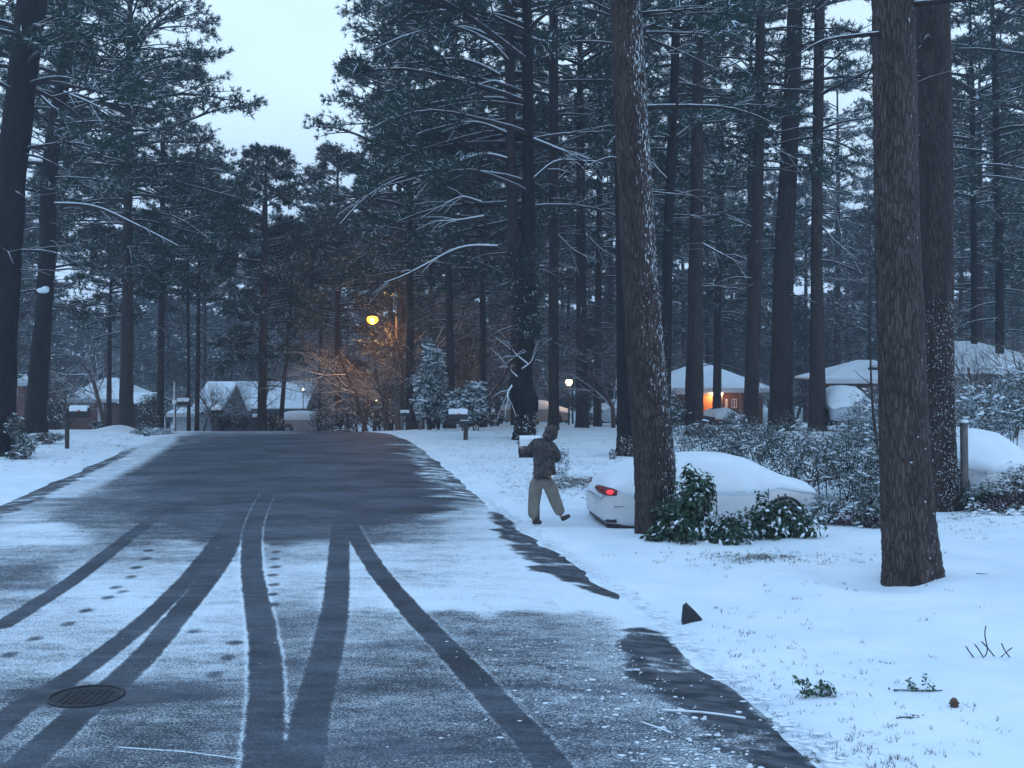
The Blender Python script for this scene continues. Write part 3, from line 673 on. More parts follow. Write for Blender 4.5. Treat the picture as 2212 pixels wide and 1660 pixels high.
# ---- individual pines traced from the photograph
def big_pine(name, pts, label, bark='bark_pine', crown=None, d=None, seed=1, k=22, rings=70, rough=.04, extra=None, cat='pine tree', group=None, limbmat='limb', needle='needle_near', flare=.22):
    """pts: (x, y, width) in picture units at depth d from the foot up; the trunk then runs on to its real top"""
    x0, y0, w0 = pts[0]; foot = W(x0, y0, d); foot.z = g1(foot.x, foot.y) - .12
    o = empty(name, foot, 0, label, cat, group); sc = d / F
    P = [(0, 0, 0)]; Rr = [w0 * sc / 2]
    for x, y, w_ in pts[1:]:
        q_ = W(x, y, d); P.append((q_.x - foot.x, 0, q_.z - foot.z)); Rr.append(w_ * sc / 2)
    H = crown['H'] if crown else P[-1][2]
    if crown and P[-1][2] < H - 1:
        dx = (P[-1][0] - P[-2][0]) / max(.1, P[-1][2] - P[-2][2]); rem = H - P[-1][2]; top = P[-1]; r = Rr[-1]
        for t in (.33, .66, 1.0): P.append((top[0] + dx * rem * t * .6, .3 * t, top[2] + rem * t)); Rr.append(max(.04, r * (1 - .92 * t)))
    # resample by height
    V, Fq = trunk_mesh(P, Rr, k, seed, rough, rings, flare); me = npmesh('trunk', V, Fq); link('trunk', me, M[bark], o)
    if crown:
        c = dict(crown); Hc = c.pop('H'); mb, Bv = pine_parts(seed, Hc, c.pop('cb'), c.pop('CR'), **c)
        zs = np.array([p[2] for p in P]); xs = np.array([p[0] for p in P])
        ys = np.array([p[1] for p in P])
        lv = np.array(mb.v); lv[:, 0] += np.interp(lv[:, 2], zs, xs); lv[:, 1] += np.interp(lv[:, 2], zs, ys)
        Bv[:, 0] += np.interp(Bv[:, 2], zs, xs); Bv[:, 1] += np.interp(Bv[:, 2], zs, ys)
        lm = bpy.data.meshes.new('limbs'); lm.from_pydata(lv.tolist(), [], mb.f); link('branches', lm, M[limbmat], o)
        link('crown', npmesh('crown', Bv, tri_faces(len(Bv) // 3)), M[needle], o, False)
    return o, foot
def limbs_from(o, foot, d, lines, r=.05, name='snowy_limb', rs=None):
    """named limbs with snow lying along them, each its own part"""
    rs = rs or random.Random(9)
    for ln in lines:
        dd = 0; pts = []
        for i, (x, y) in enumerate(ln):
            q_ = W(x, y, d - .25 * i + .0); pts.append(q_ - foot)
        L = smooth3(pts, 14); mb = MB(); n = len(L)
        rad = [r * (1 - .7 * i / (n - 1)) for i in range(n)]; mb.tube(L, rad, 6, 0)
        sn = [Vector((p.x, p.y, p.z + rad[i] * .75)) for i, p in enumerate(L)]; mb.tube(sn, [q_ * .8 for q_ in rad], 6, 1)
        for j in range(5):
            i0 = rs.randrange(4, n - 1); b = L[i0]; a = (L[i0] - L[i0 - 1]).normalized(); l = rs.uniform(.4, 1.3)
            e_ = b + (a * .8 + Vector((rs.uniform(-.4, .4), rs.uniform(-.6, .6), rs.uniform(-.7, .3)))) * l
            mb.tube([b, b.lerp(e_, .5) + Vector((0, 0, .06)), e_], [rad[i0] * .45, rad[i0] * .3, .008], 4, 0)
            mb.tube([b + Vector((0, 0, .012)), b.lerp(e_, .5) + Vector((0, 0, .08)), e_ + Vector((0, 0, .015))], [rad[i0] * .35, rad[i0] * .25, .008], 4, 1)
        mb.build(name, [M['limb'], M['snow']], o, True)
def smooth3(pts, n):
    P = np.array([tuple(p) for p in pts]); t = np.linspace(0, 1, len(P)); T = np.linspace(0, 1, n)
    out = np.stack([np.interp(T, t, P[:, i]) for i in range(3)], -1); k = np.array([1, 2, 1]) / 4
    for _ in range(3):
        q_ = np.stack([np.convolve(np.pad(out[:, i], 1, 'edge'), k, 'valid') for i in range(3)], -1); q_[0] = out[0]; q_[-1] = out[-1]; out = q_
    return [Vector(p) for p in out]
def ivy_on(o, foot, d, line, n, seed, side=(.9, -.5), size=.055, mat='ivy', spreadr=1.05, name='ivy', arc=1.3):
    """leaves clinging to a trunk; line: (x, y, width) picture units"""
    rs = np.random.RandomState(seed); sc = d / F; t = rs.rand(n) ** 1.5; L = np.array(line, float); tt = np.linspace(0, 1, len(L))
    x = np.interp(t, tt, L[:, 0]); y = np.interp(t, tt, L[:, 1]); r = np.interp(t, tt, L[:, 2]) * sc / 2
    a0 = math.atan2(side[1], side[0]); a = a0 + rs.normal(0, arc * .6, n); N = np.stack([np.cos(a), np.sin(a), rs.normal(0.1, .4, n)], -1); N /= np.linalg.norm(N, axis=1, keepdims=True)
    C = np.stack([(x - CX) * sc - foot.x, np.full(n, d - foot.y), CH - (y - HY) * sc - foot.z], -1)
    P = C + np.stack([np.cos(a), np.sin(a), a * 0], -1) * (r * spreadr * (rs.uniform(.98, 1.14, n) if n < 3300 else rs.uniform(.55, 1.35, n)))[:, None]
    V, Fq = leaves(P, N, rs, size * 1.3, size, 1.6); link(name, npmesh(name, V, Fq), M[mat], o, False)
CR_ = dict(H=26, cb=11.5, CR=4.6, nlimb=40, tw=6, tuf=6)
# near right pine
d = 7200 / (1262 - 780)
o, ft = big_pine('pine_tree', [(1971, 1262, 108), (1962, 1120, 108), (1952, 900, 101), (1940, 560, 94), (1934, 300, 92), (1929, 0, 90)], 'thick brown pine trunk nearest on the right, standing alone in clean snow', 'bark_pine', dict(CR_, H=24, cb=11), d, 21, 48, 150, .035, flare=.14)
rs_ = random.Random(4)
ivy_on(o, ft, d, [(1968, 1250, 104), (1955, 900, 100)], 90, 5, (.85, -.6), .028, 'leaf_heavy', name='stuck_snow', arc=.8)
# big leaning pine in front of the sedan
d = 19.0
o, ft = big_pine('pine_tree', [(1420, 1152, 84), (1415, 1000, 84), (1400, 850, 82), (1382, 600, 76), (1366, 300, 72), (1350, 0, 68)], 'big leaning pine with snow-spattered bark standing in front of the white sedan', 'bark_ivy', dict(CR_, H=25, cb=12), d, 22, 44, 140, .04, flare=.05)
ivy_on(o, ft, d, [(1416, 1100, 86), (1412, 950, 86), (1402, 850, 86), (1388, 650, 80), (1380, 540, 76)], 420, 6, (.95, -.35), .026, arc=.8)
# trunk right behind it
d = 34.5
o, ft = big_pine('pine_tree', [(1358, 984, 46), (1356, 880, 44), (1352, 600, 42), (1345, 300, 38), (1340, 0, 34)], 'dark pine trunk half hidden behind the big leaning pine, leaf litter at its foot', 'bark_dark', dict(CR_, H=23, cb=12), d, 23, 18, 60)
# row of mid pines to the right
def mid(x0, y0, pts, lab, seed, bark='bark_plain', d=None, cr=None, k=16):
    d = d or 7200 / (y0 - 780)
    if d > 45: d = 45 + (d - 45) * 1.0
    return big_pine('pine_tree', [(x0, y0, pts[0])] + pts[1], lab, bark, cr or dict(CR_, cb=10.5, CR=4.2), d, seed, k, 60), d
(o, ft), dm = mid(1499, 942, (36, [(1500, 850, 38), (1503, 553, 30), (1507, 250, 25), (1509, 0, 22)]), 'straight slim pine just left of the carport lights', 31)
limbs_from(o, ft, dm, [[(1508, 195), (1470, 170), (1440, 160)], [(1440 + 75, 160), (1560, 150), (1632, 118)], [(1503, 520), (1550, 545), (1600, 570)]], .055)
(o, ft), dm = mid(1432, 948, (26, [(1436, 850, 26), (1442, 553, 22), (1448, 400, 20), (1463, 0, 18)]), 'slim dark pine rising right behind the big leaning pine', 32, 'bark_dark', cr=dict(CR_, cb=9, CR=4.5))
limbs_from(o, ft, dm, [[(1458, 300), (1500, 265), (1560, 240), (1625, 215)], [(1452, 400), (1400, 345), (1382, 330)]], .05)
(o, ft), dm = mid(1622, 934, (30, [(1623, 850, 30), (1634, 553, 27), (1640, 250, 22), (1643, 0, 19)]), 'slim bluish pine right of the carport lights', 33)
limbs_from(o, ft, dm, [[(1640, 500), (1600, 480), (1560, 470)], [(1640, 300), (1690, 330), (1735, 350)]], .04)
(o, ft), dm = mid(1686, 930, (46, [(1687, 850, 46), (1694, 553, 42), (1708, 250, 36), (1719, 0, 33)]), 'stout pine third from the right behind the hedge', 34, 'bark_plain')
limbs_from(o, ft, dm, [[(1715, 185), (1750, 200), (1768, 230)], [(1712, 320), (1770, 370), (1800, 430), (1830, 470)]], .05)
(o, ft), dm = mid(1766, 934, (34, [(1766, 850, 34), (1764, 553, 24), (1767, 250, 23), (1771, 0, 22)]), 'narrow pine just left of the thickest right trunk', 35)
limbs_from(o, ft, dm, [[(1765, 55), (1800, 80), (1835, 105), (1800, 130), (1785, 140)], [(1768, 260), (1800, 255), (1850, 258)], [(1768, 480), (1800, 520), (1850, 560)], [(1768, 285), (1800, 280), (1840, 275)]], .05)
# second thick trunk on the right with ivy
d = 7200 / (1108 - 780)
o, ft = big_pine('pine_tree', [(2037, 1108, 62), (2030, 1000, 66), (2026, 850, 68), (2022, 553, 72), (2019, 300, 74), (2014, 0, 72)], 'thick pine trunk wrapped in snowy ivy close behind the nearest right trunk', 'bark_plain', dict(CR_, H=25, cb=11), d, 36, 40, 110, .04)
ivy_on(o, ft, d, [(2037, 1105, 66), (2028, 850, 72), (2024, 650, 74)], 3000, 8, (.4, -.9), .021, arc=1.6)
# far right slim ones
(o, ft), dm = mid(2105, 925, (15, [(2104, 553, 13), (2100, 200, 11)]), 'thin pine right of the ivy-wrapped trunk', 37, 'bark_dark', 52, dict(CR_, H=22, cb=8, CR=4.5), 9)
(o, ft), dm = mid(2160, 922, (20, [(2159, 553, 17), (2150, 200, 14)]), 'slim dark pine nearest the right edge of the view', 38, 'bark_dark', 50, dict(CR_, H=23, cb=8, CR=4.8), 9)
(o, ft), dm = mid(2280, 930, (24, [(2275, 553, 20), (2265, 200, 18)]), 'pine just past the right edge whose boughs hang into view', 39, 'bark_dark', 46, dict(CR_, H=22, cb=7, CR=5.0), 9)
# gnarled double trunk in the middle
d = 41.5
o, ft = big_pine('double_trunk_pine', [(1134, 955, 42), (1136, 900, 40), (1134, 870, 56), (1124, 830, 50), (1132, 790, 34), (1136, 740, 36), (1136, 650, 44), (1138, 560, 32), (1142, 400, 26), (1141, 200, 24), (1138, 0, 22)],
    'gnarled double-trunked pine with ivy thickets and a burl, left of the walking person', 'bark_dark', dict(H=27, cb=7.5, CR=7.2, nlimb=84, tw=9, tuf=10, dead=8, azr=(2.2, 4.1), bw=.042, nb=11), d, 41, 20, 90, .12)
V, Fq = trunk_mesh([tuple(W(1126, 640, d + .1) - ft), tuple(W(1110, 560, d + .1) - ft), tuple(W(1103, 300, d + .1) - ft), tuple(W(1100, 0, d + .1) - ft), tuple(W(1096, -400, d + .1) - ft)], [.26, .22, .19, .17, .05], 14, 42, .06, 50, 0)
link('trunk', npmesh('second_trunk', V, Fq), M['bark_plain'], o)
limbs_from(o, ft, d, [[(1100, 395), (1050, 375), (980, 365), (900, 368), (830, 400), (780, 430), (735, 485)], [(1095, 345), (1050, 330), (1015, 340), (960, 365), (890, 390), (840, 400)],
    [(1080, 165), (1030, 135), (970, 125), (900, 138), (850, 137)], [(1095, 100), (1020, 60), (960, 55), (880, 75), (800, 110)], [(1090, 215), (1040, 212), (960, 218), (880, 235), (810, 275)],
    [(1075, 535), (1000, 530), (940, 562), (880, 595), (830, 612)], [(1095, 290), (1040, 265), (990, 265), (900, 290)], [(1100, 190), (1070, 175), (1040, 182), (1022, 192)],
    [(1100, 135), (1060, 90), (1000, 60), (920, 48)], [(1130, 30), (1200, 10), (1260, 5), (1320, 12)], [(1040, 440), (1000, 425), (960, 440)], [(1045, 470), (990, 478), (930, 480)],
    [(1110, 60), (1050, 40), (980, 20), (900, 30)], [(1140, 80), (1165, 90), (1195, 88)], [(1140, 400), (1200, 345), (1290, 350)], [(1145, 300), (1200, 320), (1300, 355)]], .075)
ivy_on(o, ft, d, [(1144, 730, 40), (1142, 690, 62), (1138, 630, 84), (1128, 575, 72), (1124, 535, 44)], 3600, 11, (0, -1), .075, 'ivy_dark', 1.0, arc=2.6)
ivy_on(o, ft, d, [(1134, 955, 46), (1136, 890, 44)], 500, 12, (0, -1), .05, 'ivy', 1.05, arc=2.0)
for c in ([(1120, 820), (1098, 800), (1100, 780), (1120, 770)], [(1128, 800), (1150, 785), (1160, 760), (1172, 735)], [(1110, 830), (1096, 850), (1098, 870)], [(1140, 790), (1110, 765), (1098, 740)]):
    limbs_from(o, ft, d - .3, [c], .06, 'crooked_limb')
# pines between the lamp and the double trunk
for (x0, yb, w0, w1, xt, yt, dd, lab, sd, hh, cbb) in [
    (887, 912, 19, 15, 884, 500, 60, 'straight pine trunk just right of the street lamp', 51, 26, 8.0), (975, 918, 18, 14, 966, 420, 56, 'slim pine between the snowy evergreen and the dark mailbox', 52, 24, 8.0),
    (1258, 925, 26, 18, 1254, 300, 52, 'dark pine trunk just right of the lit post lamp', 53, 25, 10), (1196, 930, 22, 20, 1196, 0, 49, 'tall pine trunk right behind the double trunk', 54, 26, 11),
    (1045, 915, 14, 11, 1040, 300, 58, 'thin pine left of the double trunk', 55, 24, 8), (1290, 920, 16, 12, 1296, 300, 56, 'thin pine between the post lamp and the big leaning pine', 56, 23, 9),
    (565, 925, 20, 13, 572, 470, 64, 'pine with a pointed crown in front of the gabled house', 57, 16.5, 6.0), (425, 925, 10, 7, 432, 470, 66, 'thin pine left of the gabled house, nearer the brick house', 58, 16, 8.5),
    (408, 925, 8, 5, 405, 480, 68, 'thinnest pine left of the gabled house', 59, 15.5, 9), (604, 925, 11, 7, 625, 700, 68, 'thin leaning pine in front of the right half of the gabled house', 60, 13, 7.5),
    (235, 925, 12, 8, 237, 700, 66, 'thin dark trunk in front of the brick house roof', 61, 12, 6.5), (690, 925, 9, 6, 695, 600, 74, 'thin pine right of the gabled house', 62, 15, 7), (1390, 925, 18, 14, 1392, 400, 62, 'pine hidden behind the leaning pine, near the parked white car', 63, 24, 9)]:
    o, ft = big_pine('pine_tree', [(x0, yb, w0), ((x0 + xt) / 2, (yb + yt) / 2, (w0 + w1) / 2), (xt, yt, w1)], lab, 'bark_far', dict(H=hh, cb=cbb if sd != 57 else 4.0, CR=5.4 if sd in (51, 52) else 4.0 if hh > 20 else 3.0, nlimb=44 if sd not in (51, 52, 57) else 90, tw=6, tuf=8), dd, sd, 12, 40)
    if sd in (53, 54): limbs_from(o, ft, dd, [[(x0, 500), (x0 + 40, 540), (x0 + 80, 560)], [(x0, 400), (x0 + 50, 350), (x0 + 90, 330)]], .05)
# left side: two dark trunks, then the tall pine
d = 7200 / (990 - 780)
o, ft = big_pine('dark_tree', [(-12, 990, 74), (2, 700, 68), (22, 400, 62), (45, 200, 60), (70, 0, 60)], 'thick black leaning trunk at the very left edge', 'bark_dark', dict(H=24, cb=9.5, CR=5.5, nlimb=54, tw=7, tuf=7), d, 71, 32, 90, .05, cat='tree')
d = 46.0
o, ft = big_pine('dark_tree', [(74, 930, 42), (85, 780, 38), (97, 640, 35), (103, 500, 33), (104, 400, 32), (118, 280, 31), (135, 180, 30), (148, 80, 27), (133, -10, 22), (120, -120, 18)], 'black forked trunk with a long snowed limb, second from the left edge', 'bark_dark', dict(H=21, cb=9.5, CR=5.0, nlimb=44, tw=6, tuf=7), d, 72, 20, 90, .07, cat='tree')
limbs_from(o, ft, d, [[(112, 442), (150, 441), (200, 443), (240, 458), (290, 485), (335, 505), (385, 532)], [(110, 190), (150, 205), (200, 225), (250, 252)], [(125, 130), (105, 118), (85, 108)], [(70, 190), (110, 230), (150, 255)], [(75, 235), (60, 225), (30, 230)]], .075)
mb = MB(); c = W(93, 628, d - .35) - ft; mb.ell(c, (.26, .2, .12)); mb.ell(c + Vector((.1, 0, .08)), (.16, .15, .1)); mb.build('snow_cap', M['snow'], o, True)
d = 54.0
o, ft = big_pine('pine_tree', [(272, 908, 30), (274, 800, 27), (276, 500, 20), (279, 200, 15), (280, 50, 12)], 'tall pine with layered boughs against the sky, snow heaped at its foot', 'bark_far', dict(H=25, cb=8.5, CR=5.8, nlimb=84, tw=8, tuf=10, dead=6, bw=.042, nb=11), d, 73, 14, 70)
limbs_from(o, ft, d, [[(280, 240), (330, 205), (360, 180), (385, 170)], [(278, 300), (330, 285), (380, 278)], [(280, 140), (240, 165), (200, 150)], [(278, 300), (240, 262), (215, 250)]], .06)
# dark mass of boughs right of the tall left pine and between
o, ft = big_pine('pine_tree', [(345, 925, 16), (350, 600, 12), (352, 300, 10)], 'pine behind the tall left pine with a lower rounded crown', 'bark_far', dict(H=19.5, cb=8, CR=5.2, nlimb=60, tw=7, tuf=8), 66, 74, 12, 40)
o, ft = big_pine('pine_tree', [(92, 925, 16), (110, 600, 14), (150, 300, 12)], 'pine rising behind the black forked trunk', 'bark_far', dict(H=25, cb=7, CR=5.2, nlimb=66, tw=7, tuf=8), 60, 75, 12, 40)
# sapling leaning beside the nearest right trunk
mb = MB(); f0 = W(1898, 965, 30); f0.z = g1(f0.x, 30) - .05; o = empty('bare_sapling', f0, 0, 'thin dark leaning sapling left of the nearest right trunk', 'sapling')
L = smooth3([Vector((0, 0, 0))] + [W(x, y, 30) - f0 for x, y in ((1893, 940), (1884, 880), (1881, 800), (1878, 700), (1876, 640))], 16); mb.tube(L, [.05 - .0025 * i for i in range(16)], 6, 0); mb.build('trunk', M['limb'], o, True)
mb = MB()
for a, b, c in (((1881, 760), (1905, 735), (1925, 715)), ((1880, 720), (1850, 705), (1830, 690)), ((1878, 680), (1860, 660), (1842, 655)), ((1882, 830), (1860, 815), (1845, 800))): mb.tube(smooth3([W(*a, 30) - f0, W(*b, 29.7) - f0, W(*c, 29.4) - f0], 6), [.02, .016, .013, .01, .008, .006], 4)
mb.build('twigs', M['limb'], o, True)
# ------------------------------------------------------------------ houses
M['brick'] = m_brick('red_brick'); M['brick_dark'] = m_brick('dark_brick', (.12, .045, .035), (.08, .03, .025), (.15, .12, .11))
M['siding'] = m_plain('grey_siding', (.14, .15, .17), .7, .15, 3); M['dark_siding'] = m_plain('dark_siding', (.035, .035, .045), .8, .2, 3)
M['white_paint'] = m_plain('white_paint', (.62, .64, .68), .5, .06, 3); M['dark_wood'] = m_plain('dark_wood', (.045, .035, .03), .8, .3, 6)
M['shingle'] = m_plain('shingle', (.05, .05, .055), .9, .25, 10); M['glass'] = m_glass_dark(); M['old_wood'] = m_plain('weathered_wood', (.13, .115, .11), .85, .3, 8, snow=.25)
M['roof_snow'] = m_snow('roof_snow', (.82, .87, .93), .15, 3)
M['lamp_orange'] = m_emit('sodium_lamp', (1.0, .36, .03), 5)
M['lamp_core'] = m_emit('lamp_core', (1.0, .78, .35), 40); M['lamp_warm'] = m_emit('warm_bulb', (1.0, .62, .28), 16); M['bulb_small'] = m_emit('small_bulb', (1.0, .8, .5), 14)
M['metal_dark'] = m_plain('dark_metal', (.03, .03, .035), .5, .2, 8, .3)
def lamp(name, parent, loc, e, c, r=.08):
    l = bpy.data.lights.new(name, 'POINT'); l.energy = e; l.color = c; l.shadow_soft_size = r
    o = bpy.data.objects.new(name, l); COL.objects.link(o); o.parent = parent; o.location = loc; return o
def hip_roof(x0, x1, y0, y1, ze, zr, inset, th, ov=.5):
    """closed shell of a hip (inset>0) or gable (inset=0) roof, ridge along x"""
    inset = min(inset, (x1 - x0 + 2 * ov) / 2 - .5) if inset > 0 else 0
    ym = (y0 + y1) / 2; a = [(x0 - ov, y0 - ov, ze), (x1 + ov, y0 - ov, ze), (x1 + ov, y1 + ov, ze), (x0 - ov, y1 + ov, ze)]
    r = [(x0 - ov + inset, ym, zr), (x1 + ov - inset, ym, zr)]
    top = [(p[0], p[1], p[2] + th) for p in a + r]; v = a + r + top
    f = [(6, 7, 11, 10), (8, 9, 10, 11), (7, 8, 11), (9, 6, 10), (1, 0, 4, 5), (3, 2, 5, 4), (2, 1, 5), (0, 3, 4)]
    for i in range(4): j = (i + 1) % 4; f.append((i, j, j + 6, i + 6))
    return v, f
def house(name, label, xa, xb, ze_row, zr_row, d, depth, wall, inset=2.5, opens=(), ground=None, ov=.5, extra=None):
    x0, x1 = Xw(xa, d), Xw(xb, d); cx = (x0 + x1) / 2; zg = ground if ground is not None else min(g1(x0, d), g1(x1, d), g1(cx, d + depth)) - .3
    ze = CH - (ze_row - HY) * (d - ov) / F; zr = CH - (zr_row - HY) * (d + depth / 2) / F
    o = empty(name, (cx, d, zg), 0, label, 'house'); a, b = x0 - cx, x1 - cx; he, hr = ze - zg, zr - zg
    mb = MB()
    # walls as four slabs with real openings in the front
    cuts = sorted([(Xw(u, d) - cx, Xw(v, d) - cx, CH - (t2 - HY) * d / F - zg, CH - (t1 - HY) * d / F - zg, k) for u, v, t1, t2, k in opens])
    t = .2; x = a
    for (u, v, z0, z1, k) in cuts:
        mb.box(x, u, 0, t, 0, he); 
        if z0 > .1: mb.box(u, v, 0, t, 0, z0)
        mb.box(u, v, 0, t, z1, he); x = v
    mb.box(x, b, 0, t, 0, he); mb.box(a, a + t, t, depth - t, 0, he); mb.box(b - t, b, t, depth - t, 0, he); mb.box(a, b, depth - t, depth, 0, he)
    mb.box(a, b, t, depth - t, he - .1, he)
    if inset <= 0:
        ym = depth / 2
        for q_ in ((a + .003, a + t), (b - t, b - .003)): mb.prism([(0, he), (depth, he), (ym, hr - .06)], q_[0], q_[1], 'x')
    mb.build('wall', M[wall], o)
    v, f = hip_roof(a, b, 0, depth, he + .0, hr - .1, inset, .12, ov); rb = MB(); rb.add(v, f); ro = rb.build('roof', M['shingle'], o)
    v, f = hip_roof(a, b, 0, depth, he + .13, hr + .03, inset, .12, ov - .04); sb = MB(); sb.add(v, f); sb.build('roof_snow', M['roof_snow'], ro)
    fb = MB(); fb.box(a - ov, b + ov, -ov - .04, -ov - .003, he - .08, he + .16); fb.build('fascia', M['white_paint'] if wall != 'dark_siding' else M['dark_wood'], ro)
    for (u, v_, z0, z1, k) in cuts:
        if k == 'void': continue
        if k == 'window':
            fr = MB(); w_ = .06
            for bx in ((u, v_, z0, z0 + w_), (u, v_, z1 - w_, z1), (u, u + w_, z0 + w_, z1 - w_), (v_ - w_, v_, z0 + w_, z1 - w_), ((u + v_) / 2 - .03, (u + v_) / 2 + .03, z0 + w_, z1 - w_)): fr.box(bx[0], bx[1], .03, .12, bx[2], bx[3])
            wo_ = fr.build('window', M['white_paint'], o); g_ = MB(); g_.box(u + .02, v_ - .02, .07, .09, z0 + .02, z1 - .02); g_.build('pane', M['glass'], wo_)
        elif k in ('door', 'garage'):
            db = MB(); db.box(u, v_, .06, .11, max(0, z0), z1)
            n = 4 if k == 'garage' else 2
            for i in range(n):
                for j in range(2):
                    ww = (v_ - u) / 2; hh = (z1 - max(0, z0)) / n; db.box(u + j * ww + .08, u + (j + 1) * ww - .08, .045, .06, max(0, z0) + i * hh + .08, max(0, z0) + (i + 1) * hh - .08)
            db.build('garage_door' if k == 'garage' else 'door', M['white_paint'] if k == 'garage' else M['dark_wood'], o)
    if extra: extra(o, a, b, he, hr, depth, cx, zg)
    return o
def chim(x, y, h0, h1, w_=.7, mat='brick'):
    def f(o, a, b, he, hr, dep, cx, zg):
        mb = MB(); X = Xw(x, y) - cx; mb.box(X - w_ / 2, X + w_ / 2, dep / 2 + .3, dep / 2 + 1.0, he, hr + h1); mb.box(X - w_ / 2 - .06, X + w_ / 2 + .06, dep / 2 + .24, dep / 2 + 1.06, hr + h1 - .15, hr + h1 - .02); mb.build('chimney', M[mat], o)
        m2 = MB(); m2.box(X - w_ / 2 - .05, X + w_ / 2 + .05, dep / 2 + .25, dep / 2 + 1.05, hr + h1 - .018, hr + h1 + .1); m2.build('chimney_snow', M['snow'], o)
    return f
# brick ranch on the left: low wing to the right, higher gabled part to the left
house('brick_house', 'red brick ranch house with snowy roof behind the left mailbox', 143, 256, 868, 820, 95, 9, 'brick', 3.2,
      [(210, 224, 873, 912, 'garage'), (228, 241, 876, 894, 'window'), (160, 172, 878, 895, 'window')], extra=chim(232, 95, 0, .5, .8))
house('small_outbuilding', 'small dark outbuilding with a grey snowed roof right of the brick ranch house', 270, 306, 877, 852, 92, 6, 'dark_siding', 0, [(284, 292, 884, 915, 'door')])
house('brick_house', 'sliver of snowy roof and red wall between the two black left trunks', -70, 52, 832, 812, 92, 8, 'brick', 2.0, [(30, 38, 838, 856, 'window')])
# steep gabled house
def gable(o, a, b, he, hr, dep, cx, zg):
    d = 93; X0, X1, Xm = Xw(487, d) - cx, Xw(537, d) - cx, Xw(517, d) - cx; hz = CH - (834 - HY) * d / F - zg
    mb = MB(); mb.prism([(X0, he), (X1, he), (Xm, hz)], -.9, 4.5, 'y'); mb.build('cross_gable', M['shingle'], o)
    m2 = MB(); m2.prism([(X0 - .5, he + .02), (X0 - .2, he + .02), (Xm, hz + .06), (Xm, hz + .30)], -.8, 4.4, 'y'); m2.prism([(X1 + .35, he + .02), (Xm + .003, hz + .30), (Xm + .003, hz + .06), (X1 + .1, he + .02)], -.8, 4.4, 'y'); m2.build('cross_gable_snow', M['roof_snow'], o)
    m3 = MB(); m3.prism([(0 - .5, he + .1), (dep + .5, he + .1), (dep / 2, hr + .35)], b + .52, b + .8, 'x'); m3.build('end_gable', M['dark_wood'], o)
house('gabled_house', 'dark house with steep cross gable and broad snowy roof at the street end', 428, 652, 888, 828, 93, 9, 'dark_siding', 0.0,
      [(440, 452, 896, 912, 'window'), (500, 520, 895, 912, 'window'), (560, 584, 896, 912, 'window'), (630, 640, 894, 925, 'door')], extra=gable)
house('white_garage', 'white garage with two doors behind the far left mailboxes', 376, 420, 899, 884, 88, 5, 'white_paint', 0, [(378, 398, 899, 925, 'garage'), (402, 420, 899, 925, 'garage')])
# carport house with the lit bulbs
def carport(o, a, b, he, hr, dep, cx, zg):
    d = 76
    for x in (1514, 1556, 1598):
        mb = MB(); X = Xw(x, d) - cx; mb.box(X - .07, X + .07, -.35, -.2, 0, he - .08); mb.box(X - .11, X + .11, -.39, -.16, 0, .12); mb.build('porch_post', M['old_wood'], o)
    mb = MB(); mb.box(a - .3, Xw(1560, d) - cx, -.45, 0, he - .22, he - .085); mb.build('beam', M['white_paint'], o)
    for x in (1540, 1558):
        X = Xw(x, d - .6) - cx; Z = CH - (852 - HY) * (d - .6) / F - zg
        mb = MB(); mb.disc_cyl((X, -.62, Z + .12), .035, .14, 'z', 10, 0); mb.ell((X, -.62, Z), (.095, .095, .11), 12, 8, 1); mb.build('porch_lamp', [M['metal_dark'], M['lamp_warm']], o)
        lamp('porch_lamp_light', o, (X, -.42, Z - .12), 60, (1, .45, .16))
    m2 = MB(); m2.box(Xw(1518, d) - cx, Xw(1558, d) - cx, -.03, -.003, 0, he - .3); m2.build('lamplit_panel', M['lit_wall'], o)  # added panel: carries the orange glow of the bulbs on this stretch of wall
M['lit_wall'] = m_plain('lamplit_wall', (.42, .16, .07), .7, .2, 5)  # orange bulb light put into the base colour
house('carport_house', 'low house with snowy hip roof and two lit orange bulbs under its eave', 1420, 1648, 846, 790, 76, 8, 'brick_dark', 4.5,
      [(1566, 1572, 862, 900, 'window'), (1580, 1592, 862, 882, 'window')], ground=-2.1, extra=carport, ov=.6)
house('hip_roof_house', 'dark brick house with snowy hip roof between the narrow pine and the nearest right trunk', 1800, 2005, 826, 783, 68, 6, 'brick_dark', 3.2,
      [(1804, 1814, 838, 856, 'window'), (1830, 1850, 834, 862, 'window'), (1820, 1827, 836, 875, 'door')], extra=None, ov=.7)
house('grey_house', 'grey house with a broad snowy roof at the right edge', 2052, 2290, 804, 744, 48, 9, 'old_wood', 4.0, [(2090, 2104, 826, 846, 'window'), (2128, 2140, 822, 862, 'door')])
house('far_cottage', 'far cottage showing only a snowy roof patch behind the leaning pine', 1340, 1470, 850, 825, 96, 8, 'siding', 2.5, [(1380, 1392, 856, 870, 'window')])

